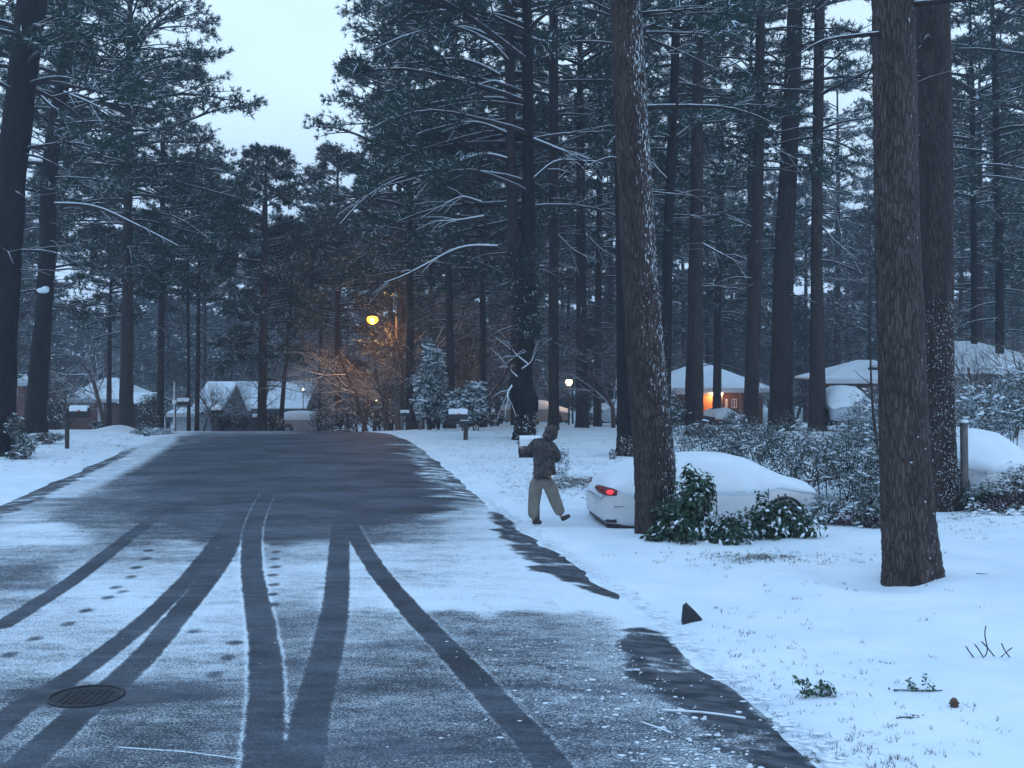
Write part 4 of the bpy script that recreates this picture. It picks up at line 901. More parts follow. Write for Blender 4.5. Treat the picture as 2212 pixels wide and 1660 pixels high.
# ------------------------------------------------------------------ street furniture
def mailbox(name, label, x, ybase, d, top_row, boxdir, blen=.50, bw=.20, bh=.24, mat='metal_dark', post=.09, paper=False, snow=.07, z0=None, grp=None, yaw=0.0, off=0.0):
    X = Xw(x, d); zg = g1(X, d) if z0 is None else z0; h = CH - (top_row - HY) * d / F - zg
    o = empty(name, (X, d, zg), yaw, label, 'mailbox', grp); hb = h - bh
    mb = MB(); mb.box(-post / 2, post / 2, -post / 2, post / 2, -.25, hb - .05 if not off else h - .02); mb.build('post', M['old_wood' if mat == 'wood' else 'dark_wood'], o)
    s = boxdir; a, b = (off, off + s * blen) if off else (-s * .08, s * (blen - .08)); x0, x1 = min(a, b), max(a, b)
    mb = MB(); mb.box(min(-.02, x0), max(.02, x1), -.055, .055, hb - .07, hb - .003); (mb.tube([(s * .02, 0, hb - .38), (s * .28, 0, hb - .07)], .03, 4) if mat != 'maroon' else None); mb.build('arm', M['dark_wood'], o)
    prof = [(-bw / 2, hb), (bw / 2, hb)] + [(bw / 2 * math.cos(t), hb + bh - bw / 2 + bw / 2 * math.sin(t)) for t in np.linspace(0, math.pi, 9)]
    mb = MB(); mb.prism(prof, x0, x1, 'x'); bo = mb.build('box', M[mat if mat != 'wood' else 'metal_dark'], o)
    mb = MB(); xd_ = x0 if s < 0 else x1; mb.prism([(u * 1.04, hb + (z - hb) * 1.02 + .002) for u, z in prof], xd_ - .012, xd_ + .012, 'x'); mb.box(xd_ + s * .012, xd_ + s * .035, -.02, .02, hb + bh * .8, hb + bh * .9); mb.build('door', M['metal_dark'], bo)
    mb = MB(); mb.box((x0 + x1) / 2 - .012, (x0 + x1) / 2 + .012, -bw / 2 - .012, -bw / 2 - .002, hb + .08, hb + bh * .7); mb.box((x0 + x1) / 2 - .012, (x0 + x1) / 2 + .07, -bw / 2 - .014, -bw / 2 - .0025, hb + bh * .55, hb + bh * .75); mb.build('flag', M['red_paint'], bo)
    if snow:
        pr = [(bw / 2 * 1.02 * math.cos(t), hb + bh - bw / 2 + bw / 2 * math.sin(t) * 1.0 + .004) for t in np.linspace(.15, math.pi - .15, 9)] + [(-bw * .42, hb + bh + snow * .4), (-bw * .2, hb + bh + snow), (bw * .2, hb + bh + snow), (bw * .42, hb + bh + snow * .4)]
        mb = MB(); mb.prism(pr, x0 + .01, x1 - .01, 'x'); mb.build('snow_cap', M['snow'], o)
    if paper:
        mb = MB(); mb.box(x0 + .02, x1 + .06, -.09, .09, hb - .20, hb - .075); mb.build('newspaper_box', M['metal_dark'], o)
        mb = MB(); mb.box(x1 - .28, x1 + .05, -.085, .085, hb - .073, hb - .045); mb.build('snow_cap', M['snow'], o)
    return o
M['red_paint'] = m_plain('red_paint', (.30, .03, .03), .5, .15, 6); M['maroon'] = m_plain('dark_red_paint', (.07, .012, .016), .45, .2, 6)
mailbox('mailbox', 'black mailbox with snow cap on a dark post in the left yard', 145, 973, 37.3, 882, 1, .62, .24, .25, post=.11, off=.10, snow=.09)
mailbox('mailbox', 'dark mailbox holding a newspaper box under it, right of the road', 1006, 955, 41.1, 889, -1, .72, .24, .27, post=.16, paper=True, snow=.09)
mailbox('mailbox', 'dark red mailbox with thick snow that the person reaches for', 1160, 1128, 20.9, 953, -1, .42, .22, .24, 'maroon', post=.10, snow=.10)
mailbox('mailbox', 'far dark mailbox beside the thin white marker pole', 378, 925, 57, 864, 1, .62, .22, .22, snow=.09, off=.12)
mailbox('mailbox', 'far mailbox in front of the gabled house, left one of two', 460, 925, 64, 883, 1, .6, .22, .20, snow=.09)
mailbox('mailbox', 'far mailbox with oval snow cap in front of the gabled house, right one of two', 549, 925, 64, 898, 1, .42, .24, .2, snow=.10)
mailbox('mailbox', 'weathered twin-post mailbox stand just left of the dark newspaper mailbox', 908, 925, 52, 880, 1, .55, .22, .2, 'wood', post=.16, snow=.08)
mailbox('mailbox', 'small far mailbox furthest left on the right verge', 868, 925, 56, 889, 1, .46, .2, .18, 'wood', post=.14, snow=.07)
# thin white marker pole
X = Xw(376.5, 56); o = empty('marker_pole', (X, 56, g1(X, 56)), 0, 'thin white pole with a round knob at the left verge', 'pole'); mb = MB(); h = CH - (826 - HY) * 56 / F - g1(X, 56)
mb.tube([(0, 0, -.2), (0, 0, h)], .035, 8); mb.build('pole', M['white_paint'], o); mb = MB(); mb.ell((0, 0, h * .62), (.11, .11, .11)); mb.build('knob', M['snow'], o, True)
# street lamp on its wooden pole
d = 62.0; X = Xw(858, d); zg = g1(X, d); o = empty('street_lamp', (X, d, zg), 0, 'lit orange street lamp on a wooden pole beyond the crest of the road', 'street lamp')
hz = CH - (692 - HY) * d / F - zg; mb = MB(); mb.tube([(0, 0, -.5), (0, 0, hz * .5), (.03, 0, hz + 1.2)], [.15, .13, .10], 12); mb.build('pole', M['old_wood'], o, True)
hx = Xw(807, d) - X; mb = MB(); mb.tube([(0, -.1, hz + .25), (hx * .3, -.25, hz + .55), (hx * .7, -.4, hz + .55), (hx * .9, -.5, hz + .32)], .055, 8); mb.build('arm', M['metal_dark'], o, True)
mb = MB(); mb.ell((hx, -.5, hz + .22), (.30, .17, .12)); mb.build('lamp_head', M['metal_dark'], o, True)
mb = MB(); mb.ell((hx, -.5, hz + .02), (.31, .25, .25), 14, 10); ln_ = mb.build('lens', M['lamp_orange'], o, True); mb = MB(); mb.ell((hx, -.66, hz), (.13, .10, .12), 12, 8); mb.build('glowing_core', M['lamp_core'], ln_, True)
lamp('lamp_light', o, (hx, -.55, hz - .32), 210, (1, .46, .10), .15); lamp('lamp_light', o, (hx + .1, .35, hz + .05), 380, (1, .46, .10), .1)
# post lamp in the right yard
d = 72.0; X = Xw(1229, d); zg = g1(X, d); o = empty('post_lamp', (X, d, zg), 0, 'lit lamp post glowing warm behind the snow-covered far car', 'lamp post')
hz = CH - (826 - HY) * d / F - zg; mb = MB(); mb.tube([(0, 0, -.3), (0, 0, hz - .18)], .05, 8); mb.build('pole', M['metal_dark'], o); mb = MB(); mb.ell((0, 0, hz), (.21, .21, .24)); mb.build('lens', M['lamp_warm'], o, True)
mb = MB(); mb.tube([(0, 0, hz + .15), (0, 0, hz + .30)], [.2, .03], 8); mb.build('cap', M['metal_dark'], o); lamp('lamp_light', o, (0, -.35, hz + .1), 70, (1, .5, .2), .1)
# little lights seen through the trees
for x, y, lab in ((655, 841, 'tiny warm lamp right of the gabled house roof'), (813, 864, 'tiny warm lamp low under the street lamp')):
    d = 86; X = Xw(x, d); zg = g1(X, d); o = empty('garden_lamp', (X, d, zg), 0, lab, 'lamp'); h = CH - (y - HY) * d / F - zg
    mb = MB(); mb.tube([(0, 0, -.2), (0, 0, h - .1)], .03, 6); mb.build('pole', M['metal_dark'], o); mb = MB(); mb.ell((0, 0, h), (.07, .07, .08)); mb.build('bulb', M['bulb_small'], o, True)
# old post between the bushes on the right
d = 21.9; X = Xw(2082, d); o = empty('wooden_post', (X, d, g1(X, d)), 0, 'weathered wooden post with a snow cap in front of the snow-domed car at right', 'post'); h = CH - (912 - HY) * d / F - g1(X, d)
mb = MB(); mb.tube([(0, 0, -.2), (.01, 0, h * .5), (0, 0, h)], [.078, .076, .074], 12); mb.build('post', M['old_wood'], o, True); mb = MB(); mb.ell((0, 0, h + .01), (.10, .10, .04)); mb.build('snow_cap', M['snow'], o, True)

# ------------------------------------------------------------------ cars
M['car_white'] = m_plain('white_car_paint', (.60, .60, .62), .25, .03, 2); M['car_blue'] = m_plain('pale_car_paint', (.42, .46, .52), .25, .04, 2); M['car_dark'] = m_plain('dark_car_paint', (.03, .035, .05), .3, .1, 2)
M['car_grey'] = m_plain('dull_car_paint', (.30, .28, .28), .3, .06, 2)
M['tyre'] = m_plain('tyre_rubber', (.012, .012, .014), .85, .2, 12); M['rim'] = m_plain('wheel_rim', (.25, .26, .28), .35, .1, 6, .7); M['trim'] = m_plain('black_trim', (.012, .012, .014), .5, .1, 5)
M['tail'] = m_plain('tail_lamp_red', (.16, .012, .016), .2, .1, 5); M['tail_on'] = m_emit('lit_tail_lamp', (1.0, .04, .05), .9); M['head'] = m_plain('headlamp_glass', (.35, .38, .42), .1, .05, 4)
#           x(from tail) roof-z  half-width  half-width top  bottom z  belt z
SEDAN = [(0.00, .74, .66, .62, .34, .62), (0.05, .93, .78, .70, .27, .72), (0.20, 1.02, .84, .70, .20, .84), (0.45, 1.12, .87, .66, .18, .90), (0.80, 1.31, .88, .60, .18, .93), (1.15, 1.40, .885, .57, .18, .93),
         (1.6, 1.42, .89, .57, .18, .93), (2.2, 1.42, .89, .58, .18, .92), (2.75, 1.40, .885, .58, .18, .91), (3.1, 1.34, .88, .59, .18, .90), (3.4, 1.20, .87, .63, .18, .89), (3.8, 1.01, .86, .72, .18, .86),
         (4.15, .90, .84, .74, .18, .82), (4.42, .86, .77, .68, .22, .76), (4.5, .76, .66, .60, .32, .62)]
def loft(S, grow=0.0, zcut=None, lump=0.0, L=4.5, seed=0, n_x=46, hscale=1.0):
    S = np.array(S); xs = np.linspace(S[0, 0], S[-1, 0], n_x); cols = [np.interp(xs, S[:, 0], S[:, i]) for i in range(1, 6)]
    k = np.array([1, 2, 1]) / 4
    for q_ in range(2): cols = [np.concatenate([[c[0]], np.convolve(c, k, 'valid'), [c[-1]]]) for c in cols]
    zt, w1, w2, zb, be = cols; zt = zt * hscale; be = be * hscale; V = []; m = 15; rs = np.random.RandomState(seed)
    for i, x in enumerate(xs):
        zc0 = zb[i] if zcut is None else (zcut if np.isscalar(zcut) else np.interp(x, *zcut))
        if zcut is not None: zc0 = min(zc0, zt[i] - .02)
        zm = max(be[i], zc0 + .005); top = zt[i] + grow
        half = [(w1[i] * .90, zb[i]), (w1[i] * .985, zb[i] + .12), (w1[i], (zb[i] + be[i]) / 2), (w1[i] * .985, be[i]), ((w1[i] + w2[i]) / 2 * .99, (be[i] + zt[i]) / 2 + .02), (w2[i] * 1.0, zt[i] - .05), (w2[i] * .8, zt[i] - .01), (w2[i] * .4, zt[i] + .015), (0, zt[i] + .02)]
        if zcut is not None:
            hh = np.array(half); zz = np.linspace(zc0, zt[i] - .05, 5); ww = np.interp(zz, hh[:6, 1], hh[:6, 0]); g_ = grow * np.array([.03, .35, .7, .9, 1])
            half = [(0.0 if False else ww[0] * 1.0, zz[0])] + [(ww[j] + g_[j], zz[j]) for j in range(5)] + [(w2[i] * .78, zt[i] + grow), (w2[i] * .4, zt[i] + .03 + grow * 1.1), (0, zt[i] + .035 + grow * 1.15)]
        sec = [(y, z) for y, z in half] + [(-y, z) for y, z in half[-2::-1]]
        for y, z in sec:
            l = 0
            if lump: l = lump * (float(vnoise(np.array(x * 2.2 + seed), np.array(y * 3 + 9))) - .5)
            V.append((x, y, z + l))
    n = len(sec); f = []
    for i in range(len(xs) - 1):
        for j in range(n - 1): f.append((i * n + j, i * n + j + 1, (i + 1) * n + j + 1, (i + 1) * n + j))
        f.append((i * n + n - 1, i * n, (i + 1) * n, (i + 1) * n + n - 1))
    f.append(tuple(range(n))[::-1]); f.append(tuple(range((len(xs) - 1) * n, len(xs) * n))); return V, f
def car(label, X, Y, z, yaw, paint, L=4.5, hs=1.0, snow_low=.80, grow=.06, lit=None, full=True, seed=0, glass=False, snowtop=True):
    o = empty('parked_car', (X, Y, z), yaw, label, 'car'); s = L / 4.5
    def fix(V): return [((x - 2.25) * s, y, q_) for x, y, q_ in V]
    V, f = loft(SEDAN, hscale=hs); mb = MB(); mb.add(fix(V), f); bo = mb.build('body', M[paint], o, True)
    ar = MB()
    for wx in (1.18, 3.72):
        for sd in (-1, 1):
            c = ((wx - 2.25) * s, sd * .80, .31); w_ = MB(); w_.disc_cyl(c, .31, .20, 'y', 24, 0); wo_ = w_.build('wheel', M['tyre'], o, False)
            r_ = MB(); r_.disc_cyl((c[0], sd * .895, .31), .19, .03, 'y', 20, 0); r_.disc_cyl((c[0], sd * .913, .31), .05, .02, 'y', 10, 0)
            for kk in range(5): t = kk * 1.2566; r_.box(c[0] + math.cos(t) * .11 - .02, c[0] + math.cos(t) * .11 + .02, sd * .905 - .012, sd * .905 + .012, .31 + math.sin(t) * .11 - .02, .31 + math.sin(t) * .11 + .02)
            r_.build('rim', M['rim'], wo_); 
            pts = [(c[0] + .36 * math.cos(t), sd * .885, .33 + .36 * math.sin(t)) for t in np.linspace(-.15, math.pi + .15, 15)]; ar.tube(pts, .028, 6)
    ar.build('wheel_arch', M['trim'], bo, True)
    mb = MB(); mb.box(-2.13 * s, 2.1 * s, -.80, .80, .16, .24); mb.build('underside', M['trim'], o)
    for sd in (-1, 1):
        mb = MB(); xr = (.10 - 2.25) * s
        sh_ = .10 if sd > 0 and lit else 0; xr += sh_; tl = smooth3([Vector((xr - .09, sd * .40, .87)), Vector((xr - .07, sd * .62, .86)), Vector((xr - .01, sd * .765, .845)), Vector((xr + .20, sd * .825, .81))], 10); mb.tube(tl, [.05, .06, .07, .075, .078, .08, .08, .078, .07, .05], 8)
        tlo = (mb.build('taillight', M['tail'], o, True))
        if lit == sd: lb_ = MB(); lb_.ell(tl[7] + Vector((.0, sd * .062, .0)), (.075, .04, .045), 10, 6); lb_.build('lit_bulb', M['tail_on'], tlo, True)
        mb = MB(); mb.tube(smooth3([Vector((2.13 * s, sd * .52, .62)), Vector((2.05 * s, sd * .68, .63)), Vector((1.88 * s, sd * .79, .64))], 6), .06, 8); mb.build('headlight', M['head'], o, True)
        for hx in (-.45, .55):
            mb = MB(); mb.box(hx * s - .10, hx * s + .10, sd * .89 - .012, sd * .89 + .012, .80, .825); mb.build('door_handle', M[paint], bo)
        mb = MB(); 
        for hx in (-.95, .05, 1.12): mb.box(hx * s - .005, hx * s + .005, sd * .888 - .006, sd * .888 + .006, .30, .86)
        mb.box(-2.0 * s, -1.9 * s + .35, sd * .86 - .005, sd * .86 + .012, .56, .568); mb.build('door_seam', M['trim'], bo)
        if glass: mb = MB(); mb.ell((1.02 * s, sd * .95, .95), (.06, .08, .055)); mb.build('mirror', M[paint], bo, True)
        if glass:
            mb = MB(); mb.add([(-1.15 * s, sd * .80, .97), (1.0 * s, sd * .80, .96), (.55 * s, sd * .66, 1.32), (-.75 * s, sd * .66, 1.34)], [(0, 1, 2, 3) if sd < 0 else (3, 2, 1, 0)]); mb.build('side_window', M['glass'], o)
    mb = MB(); mb.tube(smooth3([Vector(((.30 - 2.25) * s, -.835, .30)), Vector(((.06 - 2.25) * s, -.70, .30)), Vector(((.02 - 2.25) * s, 0, .30)), Vector(((.06 - 2.25) * s, .70, .30)), Vector(((.30 - 2.25) * s, .835, .30))], 14), .035, 6); mb.build('bumper_trim', M['trim'], bo, True)
    mb = MB(); mb.box((.02 - 2.25) * s - .03, (.02 - 2.25) * s + .02, -.26, .26, .52, .64); mb.build('licence_plate', M['white_paint'], bo)
    if snowtop:
        V, f = loft(SEDAN, grow, ([0, .35, .6, 3.3, 3.6, 4.5], [max(snow_low, .78), .86, snow_low, snow_low, .84, .70]), .03, seed=seed, hscale=hs); mb = MB(); mb.add([(x, y, q_ + .004) for x, y, q_ in fix(V)], f); mb.build('snow_cover', M['snow_car'], o, True)
    return o
# local +x is the front
car('white sedan buried in snow with its near tail lamp glowing, parked behind the leaning pine', Xw(1512, 21.4), 21.4, -.235, R(7), 'car_white', 4.2, .97, .74, .055, lit=-1, seed=1)
car('white snow-topped sedan further back, left of the big leaning pine', Xw(1380, 62), 62.5, g1(Xw(1380, 62), 62) + .05, R(5), 'car_blue', 4.9, 1.0, 1.0, .07, seed=2, glass=True)
car('snow-covered car behind the gnarled double trunk', Xw(1155, 73), 73, g1(Xw(1155, 73), 73) + .1, R(-6), 'car_grey', 4.6, 1.0, .95, .08, seed=3, glass=True)
car('dark car with snowy windows under the lit carport eave', Xw(1553, 70), 70, -1.5, R(98), 'car_dark', 4.4, 1.0, 1.02, .09, seed=4, glass=True)
car('pale car heaped with snow in front of the hip-roofed house', Xw(1822, 48), 48, .28, R(-98), 'car_blue', 4.6, 1.06, .85, .10, seed=5)
car('snow-domed car at the right edge behind the wooden post', Xw(2150, 23.6), 25.2, -.02, R(-84), 'car_white', 4.4, .93, .58, .12, seed=6)
car('low snow-covered car roof just past the crest of the road', Xw(646, 75), 77, g1(Xw(646, 75), 77) + .12, R(3), 'car_grey', 4.3, 1.0, .95, .08, seed=7, glass=True)
# ------------------------------------------------------------------ shrubs
def shrub(name, label, ells, n, leaf, size, seed, cat='shrub', group=None, stems=14, hang=.6, shell=.55, foot=None, clump=.55, wr=.5):
    """ells: (x, y, z, rx, ry, rz) world ellipsoids the leaves fill; foot: empties' place"""
    rs = np.random.RandomState(seed); f = foot or (ells[0][0], ells[0][1]); fz = g1(*f); o = empty(name, (f[0], f[1], fz), 0, label, cat, group)
    vol = np.array([e_[3] * e_[4] * e_[5] for e_ in ells]) ** .72; cnt = (n * vol / vol.sum()).astype(int); PP = []; NN = []
    mb = MB()
    for e_, c in zip(ells, cnt):
        c2 = int(c * 1.8); u = rs.normal(0, 1, (c2, 3)); u /= np.linalg.norm(u, axis=1, keepdims=True); r = (shell + (1 - shell) * rs.rand(c2)) [:, None]
        r = r * (1 + .22 * (vnoise(u[:, 0] * 3 + seed, u[:, 2] * 3 + u[:, 1] * 2) - .5)[:, None] * 2)
        p = u * r * [e_[3:6]] + [e_[:3]]; gq = gz(p[:, 0], p[:, 1]); keep = (p[:, 2] > gq + .02) & (.6 * vnoise(p[:, 0] * 4.3 / max(.6, size * 9) + seed, p[:, 2] * 4.3 / max(.6, size * 9) + p[:, 1] * 2) + .5 * vnoise(p[:, 0] * 10 / max(.6, size * 9) + seed, p[:, 2] * 10 / max(.6, size * 9) + p[:, 1] * 5) + rs.rand(c2) * .35 > clump + .08)
        PP.append(p[keep][:c]); NN.append((u + rs.normal(0, .55, (c2, 3)) + [0, 0, .35])[keep][:c])
        for q_ in range(max(2, int(stems * c / n)) if stems else 0):
            t = rs.normal(0, 1, 3); t[2] = abs(t[2]); t /= np.linalg.norm(t); e2 = np.array(e_[:3]) + t * np.array(e_[3:6]) * rs.uniform(.5, .95)
            b = np.array([e_[0] + rs.uniform(-.4, .4) * e_[3], e_[1] + rs.uniform(-.4, .4) * e_[4], 0]); b[2] = g1(b[0], b[1]) - .03
            mb.tube(smooth3([Vector(b), Vector((b + e2) / 2 + rs.normal(0, .07, 3)), Vector(e2)], 6), [q9 * min(1, e_[3] * 2.2) for q9 in (.016, .014, .012, .010, .008, .005)], 4)
    P = np.concatenate(PP); N = np.concatenate(NN); N /= np.linalg.norm(N, axis=1, keepdims=True)
    V, Fq = leaves(P - np.array([f[0], f[1], fz]), N, rs, size * 1.5, size * 1.5 * wr, hang); link('leaves', npmesh('leaves', V, Fq), M[leaf], o, False)
    mb.v = [(x - f[0], y - f[1], z - fz) for x, y, z in mb.v]; mb.build('stems', M['limb'], o, True)
    if leaf in ('leaf_hedge', 'leaf_heavy'):
        sm = MB(); base = MB(); base.ell((0, 0, 0), (1, 1, 1), 7, 4); bv = np.array(base.v); kk = int(n * (.022 if leaf == 'leaf_hedge' else .04)); idx = rs.choice(len(P), kk, replace=False); g_ = max(1.0, size / .036)
        for i_ in idx:
            if vnoise(P[i_, 0:1] * 2.2 / g_ + 5, P[i_, 2:3] * 2.6 / g_ + P[i_, 1:2])[0] < .42: continue
            a_ = rs.uniform(0, 3.14); r_ = np.array([rs.uniform(.03, .12), rs.uniform(.02, .07), rs.uniform(.010, .026)]) * g_ ** .7
            q9 = bv * (1 + rs.uniform(-.3, .3, bv.shape)) * r_; tilt = rs.uniform(-.5, .5); x9 = q9[:, 0] * math.cos(a_) - q9[:, 1] * math.sin(a_); y9 = q9[:, 0] * math.sin(a_) + q9[:, 1] * math.cos(a_)
            sm.add(list(zip(x9 + P[i_, 0] - f[0], y9 + P[i_, 1] - f[1], q9[:, 2] + x9 * tilt + P[i_, 2] - fz)), base.f)
        sm.build('snow_clumps', M['snow'], o, True)
    return o
def E(x, y, d, rx, rz_, ry=None):       # ellipsoid centred on a picture point at depth d, radii in metres
    q_ = W(x, y, d); return (q_.x, q_.y, q_.z, rx, ry or rx, rz_)
shrub('glossy_shrub', 'dark glossy-leaved evergreen shrub standing at the foot of the big leaning pine', [E(1492, 1090, 18.4, .42, .48, .35), E(1462, 1110, 18.2, .35, .35, .3), E(1512, 1060, 18.5, .26, .38, .25), E(1488, 1030, 18.5, .12, .22, .12), E(1528, 1050, 18.5, .12, .22, .12), E(1465, 1150, 18.0, .4, .25, .3), E(1420, 1160, 18.0, .22, .18, .2)], 2500, 'leaf_glossy', .082, 81, hang=1.2, shell=.15, clump=.46, stems=16)
shrub('glossy_shrub', 'low spreading glossy-leaved shrub with snowed leaves in front of the sedan doors', [E(1600, 1140, 18.6, .6, .28, .35), E(1665, 1125, 18.6, .5, .38, .35), E(1645, 1090, 18.7, .11, .30, .1), E(1690, 1095, 18.7, .14, .28, .12), E(1690, 1120, 18.6, .36, .33, .25), E(1560, 1165, 18.2, .45, .2, .3), E(1735, 1135, 18.6, .4, .36, .3)], 3000, 'leaf_glossy', .078, 82, hang=1.2, shell=.15, clump=.48, stems=22)
hd = [('broad snow-dusted azalea mass behind the roof of the white sedan', [E(1540, 965, 25.5, 1.0, .50, .8), E(1620, 955, 26, .95, .58, .8)], 9000),
      ('snow-dusted azalea with reddish leaves rising behind the sedan windscreen', [E(1700, 965, 25.3, 1.0, .75, .8), E(1760, 1000, 24.0, .85, .72, .7)], 10500),
      ('snow-dusted azalea between the sedan bonnet and the nearest right trunk', [E(1835, 985, 23.5, .8, .85, .7), E(1880, 1045, 22.5, .5, .75, .6)], 9500),
      ('low frosted shrub at the nose of the sedan', [E(1800, 1120, 20.3, .5, .50, .45), E(1858, 1135, 20.2, .5, .42, .45)], 5200),
      ('frosted shrub heap just left of the nearest right trunk foot', [E(1885, 1105, 19.8, .35, .55, .4)], 2600)]
for i, (lb, el, n) in enumerate(hd): shrub('hedge_shrub', lb, el, n, 'leaf_hedge', .034, 90 + i, group=None, hang=.3, clump=.52)
shrub('hedge_shrub', 'snow-dusted shrub under the snow-domed car at the right edge', [E(2120, 1085, 21.5, .42, .42, .4), E(2175, 1075, 21.3, .55, .55, .45), E(2230, 1060, 21.3, .5, .7, .45)], 7500, 'leaf_hedge', .034, 101, hang=.3, clump=.5)
shrub('hedge_shrub', 'low frosted shrub right of the ivy-wrapped trunk foot', [E(2120, 1135, 20.8, .45, .26, .35), E(2190, 1130, 20.8, .5, .3, .35)], 3600, 'leaf_hedge', .032, 102, hang=.3, clump=.52)
shrub('hedge_shrub', 'snowy bush behind the walking person', [E(1217, 1000, 21.0, .15, .33, .14), E(1212, 1040, 21.1, .16, .22, .14)], 900, 'leaf_heavy', .026, 103, hang=.2, clump=.45, stems=0)
shrub('evergreen_shrub', 'dark evergreens with drooping snow left of the grey house at right', [E(1990, 900, 34, .9, 1.2, .8), E(2140, 890, 33, 1.3, .9, 1), E(2200, 860, 33, .9, 1.1, .9)], 9000, 'leaf_heavy', .06, 104, clump=.56)
shrub('evergreen_shrub', 'snow-laden bush in front of the hip-roofed house', [E(1880, 900, 40, .9, 1.1, .8), E(1855, 930, 38, .9, .7, .8)], 6000, 'leaf_heavy', .06, 105, clump=.52)
shrub('evergreen_shrub', 'tangle of snowy bushes right of the leaning pine, before the far cars', [E(1450, 890, 44, .8, .9, .8), E(1520, 930, 40, .9, .35, .8), E(1590, 915, 42, .6, .55, .7)], 5000, 'leaf_hedge', .06, 106, clump=.52)
shrub('snowy_evergreen', 'tall evergreen loaded with snow behind the right verge mailboxes', [E(933, 870, 50, 1.0, .8, .9), E(930, 825, 50, .85, .75, .8), E(938, 780, 50, .6, .7, .6), E(925, 750, 50, .3, .5, .3), E(955, 885, 49.7, .5, .6, .5)], 9000, 'leaf_heavy', .09, 107, clump=.54)
shrub('snowy_evergreen', 'shorter snow-tipped evergreen behind the dark newspaper mailbox', [E(1015, 880, 48, .9, .75, .8), E(1030, 850, 48, .5, .6, .5), E(1000, 860, 48, .5, .5, .5)], 6000, 'leaf_heavy', .085, 108, clump=.56)
shrub('hedge_shrub', 'round frosted bush at the foot of the left edge trunk', [E(52, 965, 33.5, .40, .45, .4), E(30, 925, 34, .3, .5, .35), E(42, 985, 33.3, .42, .2, .4)], 5200, 'leaf_hedge', .040, 109, hang=.3, clump=.5)
shrub('hedge_shrub', 'low frosted mound of ground shrub beside the black forked trunk', [E(102, 945, 39, .65, .18, .5)], 1500, 'leaf_hedge', .045, 110, clump=.5)
shrub('hedge_shrub', 'wide low frosted shrub on the left verge near the road crest', [E(330, 936, 45, .95, .30, .7), E(300, 940, 45.3, .5, .2, .5)], 2600, 'leaf_heavy', .05, 111, clump=.45)
for i, (x, y, d, r, h, lb) in enumerate([(208, 915, 62, .5, .5, 'brown twiggy bush in front of the brick house'), (322, 900, 64, 1.0, .8, 'dark bush right of the brick house wall'), (330, 870, 72, 1.6, 1.5, 'dark rounded evergreen left of the white garage'),
      (480, 905, 68, 1.0, .7, 'frosted round bush before the gabled house'), (520, 905, 67, .9, .6, 'frosted bush between the two far mailboxes'), (590, 905, 66, 1.1, .7, 'dark bush before the right half of the gabled house'),
      (700, 900, 70, 1.6, 1.2, 'dark thicket right of the gabled house'), (760, 895, 66, 1.5, 1.1, 'dark thicket under the street lamp, left half'), (820, 900, 64, 1.3, .9, 'dark thicket at the street lamp pole'),
      (118, 880, 60, 1.5, 1.2, 'brown bush left of the brick house'), (1070, 900, 60, .8, .6, 'dark bush left of the far covered car'), (1270, 900, 66, .9, .8, 'dark bush between the two far cars'), (730, 925, 56, 1.2, .28, 'row of frosted ground plants on the right side of the road crest'), (1480, 890, 62, 1.2, 1.0, 'dark bush right of the leaning pine, by the white far car')]):
    shrub('bush', lb, [E(x, y + 6, d, r * .62, h * .6, r * .5)], 1500, 'leaf_hedge' if i in (3, 4, 12) else 'leaf_far', .10, 120 + i, clump=.5)
#@@FAR
# leafy litter at the foot of the half-hidden trunk
shrub('ivy_thicket', 'brown leafy thicket at the foot of the half-hidden trunk', [E(1362, 965, 34, .40, .35, .3), E(1325, 985, 33, .14, .22, .12)], 900, 'leaf_dry', .05, 140, clump=.4)

# ------------------------------------------------------------------ person walking right, seen from behind
def skin(name, V, Eg, Rd, mat, parent, root=0, lv=2, thick=None):
    me = bpy.data.meshes.new(name); me.from_pydata([tuple(v) for v in V], Eg, []); ob = bpy.data.objects.new(name, me); COL.objects.link(ob)
    ob.modifiers.new('s', 'SKIN')
    for i, r in enumerate(Rd):
        sv = me.skin_vertices[0].data[i]; sv.radius = (r, r) if isinstance(r, (int, float)) else r; sv.use_root = (i == root)
    su = ob.modifiers.new('u', 'SUBSURF'); su.levels = lv; su.render_levels = lv
    dg = bpy.context.evaluated_depsgraph_get(); dg.update(); m2 = bpy.data.meshes.new_from_object(ob.evaluated_get(dg)); m2.name = name
    bpy.data.objects.remove(ob); m2.materials.clear(); m2.materials.append(M[mat]); return link(name, m2, None, parent, True)
M['skin'] = m_plain('skin', (.30, .17, .12), .55, .08, 20)
def m_camo():
    m, n, b = newmat('camouflage_cloth'); q = NB(n); co = obj_c(q); a = q.noise(co, 9, 2); c = q.noise(co, 17, 2)
    col = q.mix(q.rng(a, .47, .51), (.040, .033, .033), (.075, .058, .052)); col = q.mix(q.rng(c, .54, .57), col, (.020, .018, .020)); col = q.mix(q.rng(q.noise(co, 24, 2), .63, .66), col, (.12, .105, .10))
    q.L(col, b.inputs['Base Color']); b.inputs['Roughness'].default_value = .9; q.bump(q.noise(co, 7, 3), .5, .04, b); return m
M['camo'] = m_camo(); M['trouser'] = m_plain('khaki_cloth', (.185, .165, .14), .9, .14, 9, bump=.3); M['red_cloth'] = m_plain('red_cloth', (.16, .02, .02), .9, .2, 12); M['shoe'] = m_plain('dark_shoe', (.018, .012, .014), .6, .2, 12); M['glove'] = m_plain('dark_glove', (.03, .015, .015), .8, .2, 20)
pd = 20.1; PX = Xw(1178, pd); po = empty('person', (PX, pd, g1(PX, pd) + .01), 0, 'person in a hooded camouflage jacket and khaki trousers walking right and reaching for the mailbox', 'person')
